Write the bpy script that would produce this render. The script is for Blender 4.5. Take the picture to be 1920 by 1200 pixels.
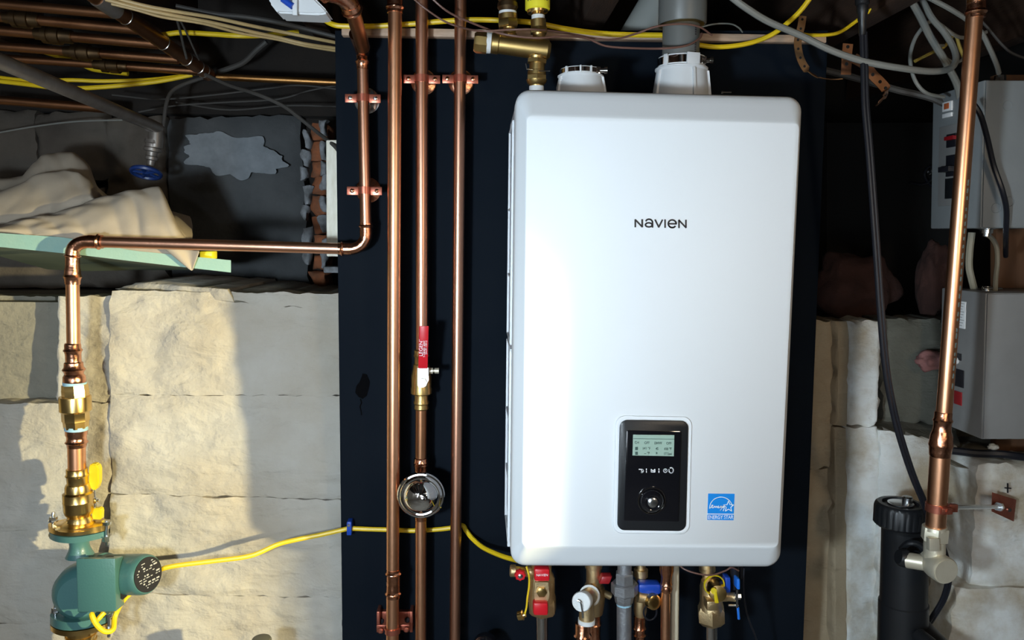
import bpy, bmesh, math, random
from mathutils import Vector, Matrix, Euler, noise
random.seed(7)
C = bpy.context.scene.collection
SC = bpy.context.scene
for o in list(bpy.data.objects): bpy.data.objects.remove(o)
# ---------------------------------------------------------------- camera
F = 1450.0
CAM = Vector((0, 0, 1.5))
cd = bpy.data.cameras.new('camera'); cam = bpy.data.objects.new('camera', cd); C.objects.link(cam)
cd.sensor_width = 36; cd.lens = F/1920*36; cd.clip_start = .01
cam.location = CAM
yaw, pitch, roll = math.radians(2.4), math.radians(6.3), math.radians(.6)
fwd = Vector((math.sin(yaw)*math.cos(pitch), math.cos(yaw)*math.cos(pitch), -math.sin(pitch)))
rt = fwd.cross(Vector((0, 0, 1))).normalized(); up = rt.cross(fwd)
rt, up = rt*math.cos(roll)+up*math.sin(roll), up*math.cos(roll)-rt*math.sin(roll)
MC = Matrix((rt, up, -fwd)).transposed()
cam.rotation_euler = MC.to_euler()
SC.camera = cam
# ---------------------------------------------------------------- light and exposure
SC.view_settings.view_transform = 'Standard'; SC.view_settings.look = 'None'
SC.view_settings.gamma = 1; SC.view_settings.use_curve_mapping = False
SC.view_settings.exposure = 0.0
w = bpy.data.worlds.new('world'); SC.world = w; w.use_nodes = True
w.node_tree.nodes['Background'].inputs[0].default_value = (.6, .7, 1, 1)
w.node_tree.nodes['Background'].inputs[1].default_value = .05
def area(name, loc, target, size, power, col, spread=180):
    l = bpy.data.lights.new(name, 'AREA'); l.size = size; l.energy = power; l.color = col
    l.shape = 'DISK'; l.spread = math.radians(spread)
    o = bpy.data.objects.new(name, l); C.objects.link(o); o.location = loc
    o.rotation_euler = (Vector(target)-Vector(loc)).to_track_quat('-Z', 'Y').to_euler()
    return o
area('cool_work_light', (-.47, .0, 1.34), (.2, 1.5, 1.25), .12, 13, (.73, .885, 1), 150)
area('warm_lamp', (.84, 0, 1.6), (.1, 1.5, 1.3), .12, 2.6, (1, .80, .56), 150)
area('room_fill', (-.5, -1.4, 1.0), (.2, 1.5, 1.15), .9, 10, (.80, .90, 1), 150)  # added low fill, no window behind it; lifts the boiler underside and fittings
bl_ = bpy.data.lights.new('rear_fill', 'POINT'); bl_.energy = 14; bl_.color = (.9, .94, 1); bl_.shadow_soft_size = .06
bo2 = bpy.data.objects.new('rear_fill', bl_); C.objects.link(bo2); bo2.location = (-1.7, -1.7, 1.95)  # added rear fill so chrome and copper have light to reflect
sl_ = bpy.data.lights.new('side_lamp', 'SPOT'); sl_.energy = 720; sl_.color = (1, .86, .46); sl_.shadow_soft_size = .03
sl_.spot_size = math.radians(24); sl_.spot_blend = .45
so = bpy.data.objects.new('side_lamp', sl_); C.objects.link(so); so.location = (2.0, -.12, 1.42)
so.rotation_euler = (Vector((-.98, 1.55, .92))-Vector(so.location)).to_track_quat('-Z', 'Y').to_euler()

# ---------------------------------------------------------------- helpers
def V(x, y, Y):
    """pixel of the 1920x1200 survey frame -> point on the wall-parallel plane at distance Y"""
    d = fwd + rt*((x-960)/F) + up*((600-y)/F)
    return CAM + d*(Y/d.y)
def S(px, Y): return px*Y/F
W = {}
def tag(o, label=None, cat=None, group=None, kind=None):
    if label: o['label'] = label
    if cat: o['category'] = cat
    if group: o['group'] = group
    if kind: o['kind'] = kind
    return o
def thing(name, label, cat, loc, group=None):
    o = bpy.data.objects.new(name, None); C.objects.link(o); o.location = loc; o.empty_display_size = .02
    W[o.name] = Vector(loc); return tag(o, label, cat, group)
def frame(d):
    d = d.normalized(); a = Vector((0, 0, 1)) if abs(d.z) < .9 else Vector((1, 0, 0))
    u = d.cross(a).normalized(); return u, d.cross(u)
class MB:
    def __init__(s): s.bm = bmesh.new()
    def rings(s, rings, cap=True, closed=False):
        R = [[s.bm.verts.new(p) for p in r] for r in rings]; n = len(R[0])
        for a, b in zip(R, R[1:] + ([R[0]] if closed else [])):
            for i in range(n):
                s.bm.faces.new((a[i], a[(i+1) % n], b[(i+1) % n], b[i]))
        if cap and not closed:
            s.bm.faces.new(list(reversed(R[0]))); s.bm.faces.new(R[-1])
        return s
    def tube(s, pts, r, seg=12, flat=1.0, cap=True):
        pts = [Vector(p) for p in pts]; rs = r if isinstance(r, (list, tuple)) else [r]*len(pts)
        u = None; out = []
        for i, p in enumerate(pts):
            d = (pts[min(i+1, len(pts)-1)]-pts[max(i-1, 0)]).normalized()
            if u is None: u, v = frame(d)
            u = (u-d*u.dot(d)).normalized(); v = d.cross(u)
            out.append([p+(u*math.cos(k*2*math.pi/seg)+v*math.sin(k*2*math.pi/seg)*flat)*rs[i] for k in range(seg)])
        return s.rings(out, cap)
    def lathe(s, p, d, prof, seg=20, rot=0.0):
        d = Vector(d).normalized(); u, v = frame(d); p = Vector(p)
        return s.rings([[p+d*t+(u*math.cos(rot+k*2*math.pi/seg)+v*math.sin(rot+k*2*math.pi/seg))*max(r, 1e-5) for k in range(seg)] for t, r in prof])
    def px(s, x0, y0, x1, y1, Y, prof, seg=20, rot=0.0):
        """turned piece along a line between two survey points; prof = (survey y or x along it, half width)"""
        a, b = V(x0, y0, Y), V(x1, y1, Y); ax = abs(x1-x0) > abs(y1-y0)
        q = [(((t-x0)/(x1-x0)) if ax else ((t-y0)/(y1-y0)), h) for t, h in prof]
        L = (b-a).length
        return s.lathe(a, b-a, [(f*L, S(h, Y)) for f, h in q], seg, rot)
    def box(s, c, size, bev=0.0, rot=None):
        r = bmesh.ops.create_cube(s.bm, size=1)['verts']
        M = Matrix.Translation(c) @ (rot.to_4x4() if rot is not None else Matrix()) @ Matrix.Diagonal((*size, 1))
        bmesh.ops.transform(s.bm, matrix=M, verts=r)
        if bev:
            es = list({e for v in r for e in v.link_edges})
            bmesh.ops.bevel(s.bm, geom=es, offset=bev, segments=2, affect='EDGES', profile=.5)
        return s
    def hexa(s, f, b, bev=0.0):
        """eight-cornered solid: front quad f (tl,tr,br,bl), back quad b"""
        vf = [s.bm.verts.new(p) for p in f]; vb = [s.bm.verts.new(p) for p in b]
        fs = [s.bm.faces.new(vf), s.bm.faces.new(list(reversed(vb)))]
        for i in range(4): fs.append(s.bm.faces.new((vf[i], vb[i], vb[(i+1) % 4], vf[(i+1) % 4])))
        bmesh.ops.recalc_face_normals(s.bm, faces=fs)
        if bev:
            es = list({e for v in vf+vb for e in v.link_edges})
            bmesh.ops.bevel(s.bm, geom=es, offset=bev, segments=2, affect='EDGES', profile=.5)
        return s
    def pbox(s, x0, y0, x1, y1, Yf, Yb, bev=0.0, dx=0):
        f = [V(x0, y0, Yf), V(x1, y0, Yf), V(x1+dx, y1, Yf), V(x0+dx, y1, Yf)]
        return s.hexa(f, [Vector((p.x, Yb, p.z)) for p in f], bev)
    def poly(s, pts, Y, th):
        f = [V(x, y, Y) for x, y in pts]
        a = [s.bm.verts.new(p) for p in f]; b = [s.bm.verts.new((p.x, p.y+th, p.z)) for p in f]
        fs = [s.bm.faces.new(a), s.bm.faces.new(list(reversed(b)))]
        n = len(a)
        for i in range(n): fs.append(s.bm.faces.new((a[i], b[i], b[(i+1) % n], a[(i+1) % n])))
        bmesh.ops.recalc_face_normals(s.bm, faces=fs)
        return s
    def ribbon(s, pts, wd, Y, th=.0006):
        for a, b in zip(pts, pts[1:]):
            d = Vector(b)-Vector(a); L = d.length
            if L < 1e-6: continue
            d /= L; n = Vector((-d.y, d.x))*wd/2; e = d*wd*.25
            A, B = Vector(a)-e, Vector(b)+e
            s.poly([A+n, B+n, B-n, A-n], Y, th)
        return s
    def build(s, name, m, parent=None, label=None, cat=None, group=None, kind=None, smooth=True, ang=.62, recalc=True):
        bm = s.bm
        if recalc: bmesh.ops.recalc_face_normals(bm, faces=bm.faces)
        if smooth:
            for f in bm.faces: f.smooth = True
            for e in bm.edges:
                if len(e.link_faces) == 2 and e.calc_face_angle(0) > ang: e.smooth = False
        xs = [v.co for v in bm.verts]
        c = Vector([(min(p[i] for p in xs)+max(p[i] for p in xs))/2 for i in range(3)])
        bmesh.ops.translate(bm, verts=bm.verts, vec=-c)
        me = bpy.data.meshes.new(name); bm.to_mesh(me); bm.free(); me.materials.append(m)
        o = bpy.data.objects.new(name, me); C.objects.link(o)
        base = W[parent.name] if parent else Vector()
        if parent: o.parent = parent
        o.location = c-base; W[o.name] = c
        return tag(o, label, cat, group, kind)
def spline(pts, n=8):
    pts = [Vector(p) for p in pts]; out = []
    q = [pts[0]*2-pts[1]]+pts+[pts[-1]*2-pts[-2]]
    for i in range(1, len(q)-2):
        a, b, c, d = q[i-1:i+3]
        for k in range(n):
            t = k/n
            out.append(.5*((2*b)+(c-a)*t+(2*a-5*b+4*c-d)*t*t+(3*b-a-3*c+d)*t**3))
    return out+[pts[-1]]
def interp(tab, x):
    if x <= tab[0][0]: return tab[0][1]
    for (a, b), (c, d) in zip(tab, tab[1:]):
        if x <= c:
            t = (x-a)/(c-a); return b+(d-b)*t
    return tab[-1][1]
def rr(x0, y0, x1, y1, r, n=5, dx=0, dy=0):
    """rounded rectangle; dx leans the foot sideways, dy drops the right side"""
    out = []
    for cx, cy, a0 in ((x0+r, y0+r, 180), (x1-r, y0+r, 270), (x1-r, y1-r, 0), (x0+r, y1-r, 90)):
        for k in range(n+1):
            a = math.radians(a0+90*k/n); out.append((cx+r*math.cos(a), cy+r*math.sin(a)))
    return [(x+dx*(y-y0)/(y1-y0), y+dy*(x-x0)/(x1-x0)) for x, y in out]
def circ(x, y, r, n=24, ry=None): return [(x+r*math.cos(k*2*math.pi/n), y+(ry or r)*math.sin(k*2*math.pi/n)) for k in range(n)]
def text(s, x, y, Y, h, m, parent, name='lettering', rotz=0, sx=1.0, slant=0):
    cu = bpy.data.curves.new('t', 'FONT'); cu.body = s; cu.size = 1; cu.extrude = .01; cu.align_x = 'CENTER'; cu.align_y = 'CENTER'; cu.shear = slant
    o = bpy.data.objects.new('t', cu); C.objects.link(o); bpy.context.view_layer.update()
    me = bpy.data.meshes.new_from_object(o); bpy.data.objects.remove(o)
    k = S(h, Y)*1.38; c = V(x, y, Y)
    me.transform(Matrix.Rotation(math.radians(90), 4, 'X') @ Matrix.Rotation(math.radians(rotz), 4, 'Z') @ Matrix.Diagonal((k*sx, k, .03, 1)))
    me.materials.append(m); q = bpy.data.objects.new(name, me); C.objects.link(q); q.parent = parent; q.location = c-W[parent.name]; W[q.name] = c
    return q
# ---------------------------------------------------------------- materials
MATS = {}
def mat(name, col, rough=.5, metal=0., col2=None, nscale=8, contrast=.5, bump=0., bscale=40, coat=0., stretch=None, spec=None, detail=6, trans=0, emit=0, bdist=.004, c3=None):
    m = bpy.data.materials.new(name); m.use_nodes = True; N = m.node_tree.nodes; L = m.node_tree.links
    b = N['Principled BSDF']; b.inputs['Base Color'].default_value = (*col, 1); b.inputs['Roughness'].default_value = rough
    b.inputs['Metallic'].default_value = metal
    if coat: b.inputs['Coat Weight'].default_value = coat; b.inputs['Coat Roughness'].default_value = .08
    if spec is not None: b.inputs['Specular IOR Level'].default_value = spec
    if emit: b.inputs['Emission Color'].default_value = (*col, 1); b.inputs['Emission Strength'].default_value = emit
    geo = N.new('ShaderNodeNewGeometry'); mp = N.new('ShaderNodeMapping'); L.new(geo.outputs['Position'], mp.inputs[0])
    if stretch: mp.inputs['Scale'].default_value = stretch
    if col2:
        t = N.new('ShaderNodeTexNoise'); t.inputs['Scale'].default_value = nscale; t.inputs['Detail'].default_value = detail; t.inputs['Roughness'].default_value = .6
        L.new(mp.outputs[0], t.inputs['Vector'])
        r = N.new('ShaderNodeValToRGB'); r.color_ramp.elements[0].position = .5-contrast/2*.7; r.color_ramp.elements[1].position = .5+contrast/2*.7
        r.color_ramp.elements[0].color = (*col, 1); r.color_ramp.elements[1].color = (*col2, 1)
        if c3:
            e = r.color_ramp.elements.new(.5+contrast/2*1.3); e.color = (*c3, 1)
        L.new(t.outputs[0], r.inputs[0]); L.new(r.outputs[0], b.inputs['Base Color'])
    if bump:
        t = N.new('ShaderNodeTexNoise'); t.inputs['Scale'].default_value = bscale; t.inputs['Detail'].default_value = 7; t.inputs['Roughness'].default_value = .6
        L.new(mp.outputs[0], t.inputs['Vector'])
        bp = N.new('ShaderNodeBump'); bp.inputs['Strength'].default_value = bump; bp.inputs['Distance'].default_value = bdist
        L.new(t.outputs[0], bp.inputs['Height']); L.new(bp.outputs[0], b.inputs['Normal'])
        if name.startswith('plaster'):
            mp2 = N.new('ShaderNodeMapping'); mp2.inputs['Scale'].default_value = (1, 1, 2.4); L.new(geo.outputs['Position'], mp2.inputs[0])
            t2 = N.new('ShaderNodeTexNoise'); t2.inputs['Scale'].default_value = 9; t2.inputs['Detail'].default_value = 4; t2.inputs['Distortion'].default_value = .35; L.new(mp2.outputs[0], t2.inputs['Vector'])
            b2 = N.new('ShaderNodeBump'); b2.inputs['Strength'].default_value = .7; b2.inputs['Distance'].default_value = .02
            L.new(t2.outputs[0], b2.inputs['Height']); L.new(b2.outputs[0], bp.inputs['Normal'])
            v = N.new('ShaderNodeTexVoronoi'); v.inputs['Scale'].default_value = 5.5; L.new(mp2.outputs[0], v.inputs['Vector']); v.feature = 'F1'
            t4 = N.new('ShaderNodeTexNoise'); t4.inputs['Scale'].default_value = 17; t4.inputs['Detail'].default_value = 9; t4.inputs['Roughness'].default_value = .72; t4.inputs['Distortion'].default_value = .4; L.new(mp2.outputs[0], t4.inputs['Vector'])
            cr = N.new('ShaderNodeValToRGB'); cr.color_ramp.elements[0].position = .36; cr.color_ramp.elements[1].position = .44
            L.new(t4.outputs[0], cr.inputs[0])
            b3 = N.new('ShaderNodeBump'); b3.inputs['Strength'].default_value = .3; b3.inputs['Distance'].default_value = .0035
            L.new(cr.outputs[0], b3.inputs['Height']); L.new(bp.outputs[0], b3.inputs['Normal']); L.new(b3.outputs[0], b.inputs['Normal'])
    MATS[name] = m; return m
white = mat('white_enamel', (.77, .80, .83), .52, spec=.35)
white2 = mat('white_side_steel', (.55, .56, .60), .28)
copper = mat('copper_bright', (.95, .50, .29), .34, 1, (.86, .42, .23), 30, .6)
copperA = mat('copper_aged', (.74, .38, .25), .34, 1, (.55, .29, .19), 14, .7, stretch=(1, 1, .25))
copperB = mat('copper_dull_brown', (.50, .235, .115), .38, 1, (.32, .155, .08), 20, .7)
copperF = mat('copper_fitting', (.96, .50, .32), .18, 1, (.55, .22, .11), 60, .8, bump=.25, bscale=120)
copperpl = mat('copper_plated_steel', (.60, .20, .13), .34, .85, (.48, .14, .09), 60, .6)
brass = mat('brass', (.85, .60, .24), .25, 1, (.65, .43, .15), 30, .6)
brassd = mat('brass_dull', (.52, .36, .14), .40, 1, (.40, .27, .10), 30, .6)
brassc = mat('brass_cast', (.86, .66, .38), .42, 1, (.72, .53, .28), 50, .6, bump=.2, bscale=300)
brassp = mat('brass_pale', (.88, .82, .66), .36, .6, (.80, .73, .56), 40, .6)
brassdk = mat('brass_tarnished', (.22, .14, .07), .42, 1, (.14, .09, .05), 30, .6)
chrome = mat('chrome', (.90, .89, .87), .05, 1)
steel = mat('zinc_steel', (.72, .74, .76), .22, 1)
galv = mat('galvanised', (.30, .27, .24), .42, .6, (.20, .17, .15), 25, .6)
iron = mat('galvanised_iron', (.42, .43, .45), .45, .8, (.30, .31, .33), 60, .7, bump=.3, bscale=200)
panelm = mat('panel_black_paint', (.004, .007, .012), .7, 0, (.007, .010, .015), 5, .8, bump=.12, bscale=90, spec=.05)
blackgl = mat('black_gloss', (.006, .006, .008), .08, coat=.5)
blackpl = mat('black_plastic', (.012, .013, .015), .38, bump=.1, bscale=300)
blackru = mat('black_rubber', (.012, .013, .018), .3)
red = mat('red_grip', (.62, .01, .02), .35)
redd = mat('dark_red_plastic', (.3, .01, .015), .4)
blue = mat('blue_plastic', (.01, .06, .42), .35)
bluel = mat('blue_handle', (.02, .18, .75), .35)
yellow = mat('yellow_jacket', (.86, .60, .015), .42, 0, (.78, .52, .01), 20, .6)
yellowb = mat('yellow_label', (.86, .76, .04), .4)
yellowv = mat('yellow_vinyl', (.66, .50, .008), .4)
teal = mat('pump_green_enamel', (.058, .155, .15), .38, coat=.2, bump=.12, bscale=300)
plaster = mat('plaster_white', (.40, .35, .28), .85, 0, (.50, .475, .43), 5, .55, bump=.8, bscale=28, detail=10, bdist=.006, c3=(.55, .53, .49))
plasterw = mat('plaster_bluish_white', (.48, .41, .30), .85, 0, (.80, .82, .80), 7, .32, bump=.8, bscale=28, detail=10, bdist=.006)
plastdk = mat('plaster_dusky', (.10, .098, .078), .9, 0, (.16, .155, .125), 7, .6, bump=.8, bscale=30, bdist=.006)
plastd = mat('plaster_grey', (.20, .185, .15), .9, 0, (.28, .255, .20), 7, .6, bump=.8, bscale=30, bdist=.006)
plastshade = mat('plaster_brown_shade', (.30, .22, .13), .9, 0, (.42, .34, .23), 6, .7, bump=.8, bscale=30, bdist=.006)  # same plaster as the white stones, with brown shade put into the colour
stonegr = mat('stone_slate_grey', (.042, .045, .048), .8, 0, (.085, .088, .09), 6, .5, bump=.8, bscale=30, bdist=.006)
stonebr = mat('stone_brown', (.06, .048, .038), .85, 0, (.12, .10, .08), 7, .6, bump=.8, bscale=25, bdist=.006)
whitewash = mat('whitewash_patch', (.16, .175, .19), .8, 0, (.24, .26, .28), 25, .6, bump=.5, bscale=60)
brickm = mat('brick_orange', (.30, .09, .03), .85, 0, (.12, .05, .025), 40, .6, bump=.8, bscale=80)
mortar = mat('mortar_flake', (.30, .31, .33), .85, 0, (.10, .10, .10), 50, .6, bump=.7, bscale=80)
wpaint = mat('white_paint_wood', (.93, .88, .76), .6, 0, (.78, .72, .58), 30, .5, bump=.4, bscale=40, stretch=(4, 4, 1))
wood = mat('old_joist_wood', (.04, .019, .010), .8, 0, (.075, .035, .018), 8, .7, bump=.5, bscale=60, stretch=(6, 1, 6))
woodd = mat('dark_subfloor_wood', (.007, .005, .004), .9, 0, (.018, .012, .008), 8, .7, bump=.5, bscale=60, stretch=(1, 6, 1))
woodp = mat('brown_plywood', (.16, .07, .03), .7, 0, (.10, .045, .02), 8, .6, stretch=(6, 6, 1))
woodl = mat('pale_lath_wood', (.60, .42, .30), .6, 0, (.42, .28, .19), 30, .6, stretch=(1, 8, 8))
greypvc = mat('grey_pvc', (.13, .135, .13), .42)
whitepl = mat('white_plastic', (.66, .68, .70), .45)
creampl = mat('cream_cpvc', (.62, .56, .42), .45)
cream = mat('cream_cable', (.62, .44, .20), .5, 0, (.50, .34, .15), 30, .6)
greycab = mat('grey_cable', (.22, .22, .20), .5)
greydk = mat('dark_grey_cable', (.06, .055, .05), .6)
browncab = mat('brown_wire', (.16, .08, .06), .4)
canvas = mat('canvas_cloth', (.42, .35, .27), .9, 0, (.35, .29, .225), 12, .6, bump=.25, bscale=500, bdist=.001)
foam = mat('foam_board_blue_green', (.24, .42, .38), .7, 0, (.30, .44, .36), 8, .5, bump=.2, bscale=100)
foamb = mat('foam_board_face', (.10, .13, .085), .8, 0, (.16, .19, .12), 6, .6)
boxgr = mat('grey_box_enamel', (.27, .285, .29), .45, 0, (.23, .245, .25), 12, .6)
boxgr2 = mat('grey_box_enamel_warm', (.27, .265, .26), .45, 0, (.23, .225, .22), 12, .6)
lcd = mat('lcd_screen', (.33, .45, .38), .25)
lcddark = mat('lcd_segments', (.05, .09, .08), .4)
ink = mat('black_ink', (.01, .01, .015), .5)
wink = mat('white_print', (.85, .85, .85), .5)
gink = mat('grey_print', (.42, .42, .42), .5)
skyblue = mat('sticker_blue', (.01, .24, .72), .35)
ptape = mat('white_thread_tape', (.72, .74, .74), .5, bump=.4, bscale=200)
bluesealant = mat('blue_thread_sealant', (.30, .50, .62), .5)
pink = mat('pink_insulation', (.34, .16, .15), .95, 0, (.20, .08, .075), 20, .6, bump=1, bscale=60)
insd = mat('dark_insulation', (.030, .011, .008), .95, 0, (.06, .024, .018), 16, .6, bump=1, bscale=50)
concrete = mat('concrete_floor', (.30, .28, .25), .85, 0, (.38, .36, .32), 3, .6, bump=.3)
roomwall = mat('whitewashed_room_wall', (.50, .48, .43), .85, 0, (.62, .60, .55), 2, .6, bump=.4)
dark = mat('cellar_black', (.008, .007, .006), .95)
solder = mat('solder_silver', (.62, .60, .55), .3, 1)

# ---------------------------------------------------------------- room shell
def shell(name, lo, hi, m):
    mb = MB(); lo, hi = Vector(lo), Vector(hi); mb.box((lo+hi)/2, hi-lo)
    return mb.build(name, m, kind='structure', smooth=False)
shell('floor', (-2.6, -2.6, -.1), (2.9, 2.7, 0), concrete)
ceil = shell('ceiling', (-2.6, -2.6, 2.16), (2.9, 2.7, 2.26), woodd)
shell('wall_left', (-2.7, -2.6, 0), (-2.6, 2.7, 2.16), roomwall)
shell('wall_right', (2.9, -2.6, 0), (3.0, 2.7, 2.16), roomwall)
shell('wall_rear', (-2.6, -2.7, 0), (2.9, -2.6, 2.16), roomwall)
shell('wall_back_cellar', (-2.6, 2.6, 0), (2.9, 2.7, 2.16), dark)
mb = MB(); mb.box((1.09, .66, 1.08), (.14, .20, 2.16), .006); tag(mb.build('light_block_post', MATS['old_joist_wood']), 'unseen wooden post added off to the right to keep the side lamp off the boiler', 'post')  # added out of view to block the warm side spot from the boiler face
# joists, parts of the ceiling
for px, bot in ((-150, 20), (215, 14), (560, 8), (1112, 47), (1590, 62), (2010, 40)):
    p = V(px, bot, 1.62); mb = MB()
    mb.box((p.x, .2, (p.z+2.16)/2), (.047, 4.75, 2.16-p.z), .002)
    mb.build('joist', wood, ceil)
# sill beams over the ledge
mb = MB(); a = V(-200, 205, 2.02); b = V(640, 205, 2.02); mb.box(((a.x+b.x)/2, 2.07, (a.z+2.15)/2), (b.x-a.x, .1, 2.15-a.z), .004); mb.build('trim_1', woodd, kind='structure')

def stone(name, quad, Yt, Yb, m, parent, amp=.006, back=.12, nx=16, ny=10, seed=0, edge=.006, ragged=0.):
    """one plastered stone: uneven front, rounded worn arrises, true thickness"""
    bm = bmesh.new()
    (x0, y0), (x1, y1), (x2, y2), (x3, y3) = quad
    G = []
    for j in range(ny+1):
        v = j/ny; row = []
        for i in range(nx+1):
            u = i/nx
            Y = Yt+(Yb-Yt)*v
            x = (x0*(1-u)+x1*u)*(1-v)+(x3*(1-u)+x2*u)*v; y = (y0*(1-u)+y1*u)*(1-v)+(y3*(1-u)+y2*u)*v
            if ragged:
                e = 1 if (u in (0, 1) or v in (0, 1)) else 0
                x += e*noise.noise(Vector((x*.05, y*.05, seed)))*ragged; y += e*noise.noise(Vector((x*.05, y*.05, seed+9)))*ragged
            p = V(x, y, Y)
            n = noise.fractal(Vector((p.x*7, p.z*9, seed*.37)), 1, 2, 4)*amp*1.2
            du = min(u, 1-u)*nx; dv = min(v, 1-v)*ny
            e = (edge if du < .5 else edge*.25 if du < 1.5 else 0)+(edge if dv < .5 else edge*.25 if dv < 1.5 else 0)
            p.y += n+e; row.append(bm.verts.new(p))
        G.append(row)
    for j in range(ny):
        for i in range(nx): bm.faces.new((G[j][i], G[j][i+1], G[j+1][i+1], G[j+1][i]))
    per = [G[0][i] for i in range(nx)]+[G[j][nx] for j in range(ny)]+[G[ny][i] for i in range(nx, 0, -1)]+[G[j][0] for j in range(ny, 0, -1)]
    bk = [bm.verts.new((q.co.x, max(Yt, Yb)+back, q.co.z)) for q in per]
    for i in range(len(per)):
        k = (i+1) % len(per); bm.faces.new((per[i], bk[i], bk[k], per[k]))
    bm.faces.new(bk)
    mb = MB(); mb.bm.free(); mb.bm = bm
    return mb.build(name, m, parent, ang=.9)
# lower left masonry under the ledge
a = V(-220, 560, 1.64); b = V(660, 560, 1.64)
mb = MB(); mb.box(((a.x+b.x)/2, 1.72+.13, (a.z)/2), (b.x-a.x, .40, a.z-.012)); wl = mb.build('wall_front_left', plastd, kind='structure')
blocks = [
 ([(206, 545), (640, 552), (640, 742), (205, 741)], 1.60, 1.588, plaster),
 ([(205, 742), (640, 743), (641, 938), (206, 926)], 1.588, 1.574, plaster),
 ([(206, 927), (641, 939), (642, 1122), (208, 1112)], 1.574, 1.562, plaster),
 ([(208, 1113), (642, 1123), (642, 1340), (210, 1340)], 1.562, 1.55, plaster),
 ([(106, 556), (218, 556), (218, 754), (104, 753)], 1.604, 1.593, plaster),
 ([(-200, 760), (218, 755), (218, 985), (-200, 1010)], 1.595, 1.579, plaster),
 ([(-200, 1011), (218, 986), (218, 1160), (-200, 1180)], 1.581, 1.567, plaster),
 ([(-200, 1181), (218, 1161), (220, 1340), (-200, 1340)], 1.569, 1.553, plaster),
 ([(-200, 553), (103, 556), (101, 745), (-200, 748)], 1.69, 1.69, plastd)]
for i, (q, yt, yb, m) in enumerate(blocks):
    stone('stone', q, yt, yb, m, wl, amp=.009 if m is plaster else .004, seed=i+3, nx=44, ny=26, edge=.0028, ragged=4, back=.06)
# the crumbling capping stones along the ledge
for i, (q, yt, yb, m) in enumerate([([(210, 545), (250, 530), (430, 541), (440, 566)], 1.66, 1.598, plaster), ([(432, 540), (640, 556), (640, 585), (440, 566)], 1.66, 1.598, plastd)]):
    stone('stone', q, yt, yb, m, wl, amp=.016, seed=i+40, nx=34, ny=10, edge=.003, ragged=5, back=.3)
# recessed masonry above the ledge
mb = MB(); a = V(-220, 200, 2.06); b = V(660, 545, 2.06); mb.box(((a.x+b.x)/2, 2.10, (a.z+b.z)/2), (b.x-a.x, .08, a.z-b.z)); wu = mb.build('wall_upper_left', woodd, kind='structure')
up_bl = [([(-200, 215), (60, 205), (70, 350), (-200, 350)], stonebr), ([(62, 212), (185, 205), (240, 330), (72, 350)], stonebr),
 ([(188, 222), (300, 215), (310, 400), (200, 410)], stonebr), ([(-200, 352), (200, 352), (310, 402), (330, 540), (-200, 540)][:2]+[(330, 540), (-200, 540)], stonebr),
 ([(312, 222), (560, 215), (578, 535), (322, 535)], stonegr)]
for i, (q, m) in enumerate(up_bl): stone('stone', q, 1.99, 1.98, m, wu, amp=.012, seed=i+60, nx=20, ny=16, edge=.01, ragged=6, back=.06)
mb = MB(); pts = []
for k in range(160):
    a = k*2*math.pi/160; r = 1+.3*noise.noise(Vector((math.cos(a)*2, math.sin(a)*2, 3)))+.22*noise.noise(Vector((math.cos(a)*3.5, math.sin(a)*3.5, 5)))+.035*noise.noise(Vector((math.cos(a)*14, math.sin(a)*14, 8)))
    pts.append((435+98*r*math.cos(a), 290+38*r*math.sin(a)+12*math.cos(a)))
mb.poly(pts, 1.972, .006); mb.build('whitewash_smear', whitewash, wu, smooth=False)
# broken brick jamb and flaking mortar beside the panel
random.seed(3)
yy = 232
while yy < 535:
    h = random.uniform(30, 44)
    stone('brick', [(582+random.uniform(-5, 6), yy), (611, yy), (611, yy+h-3), (584+random.uniform(-6, 8), yy+h-3)], 1.9, 1.9, brickm, wu, amp=.008, seed=int(yy), nx=8, ny=6, edge=.006, ragged=6, back=.1)
    yy += h
for k in range(15):
    y = 240+k*18+random.uniform(-6, 6); x = 572+random.uniform(-8, 6) if k % 2 else 602+random.uniform(-3, 3)
    stone('mortar_flake', [(x-6, y-16), (x+9, y-14), (x+7, y+15), (x-3, y+13)], 1.885, 1.885, mortar, wu, amp=.01, seed=k+300, nx=5, ny=5, edge=.006, ragged=9, back=.03)
mb = MB(); mb.pbox(611, 262, 660, 481, 1.585, 1.66, .003, dx=1); mb.build('trim_2', wpaint, kind='structure')
mb = MB(); mb.pbox(606, 500, 660, 512, 1.75, 1.80, .003); mb.build('trim_3', mortar, kind='structure')

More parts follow.
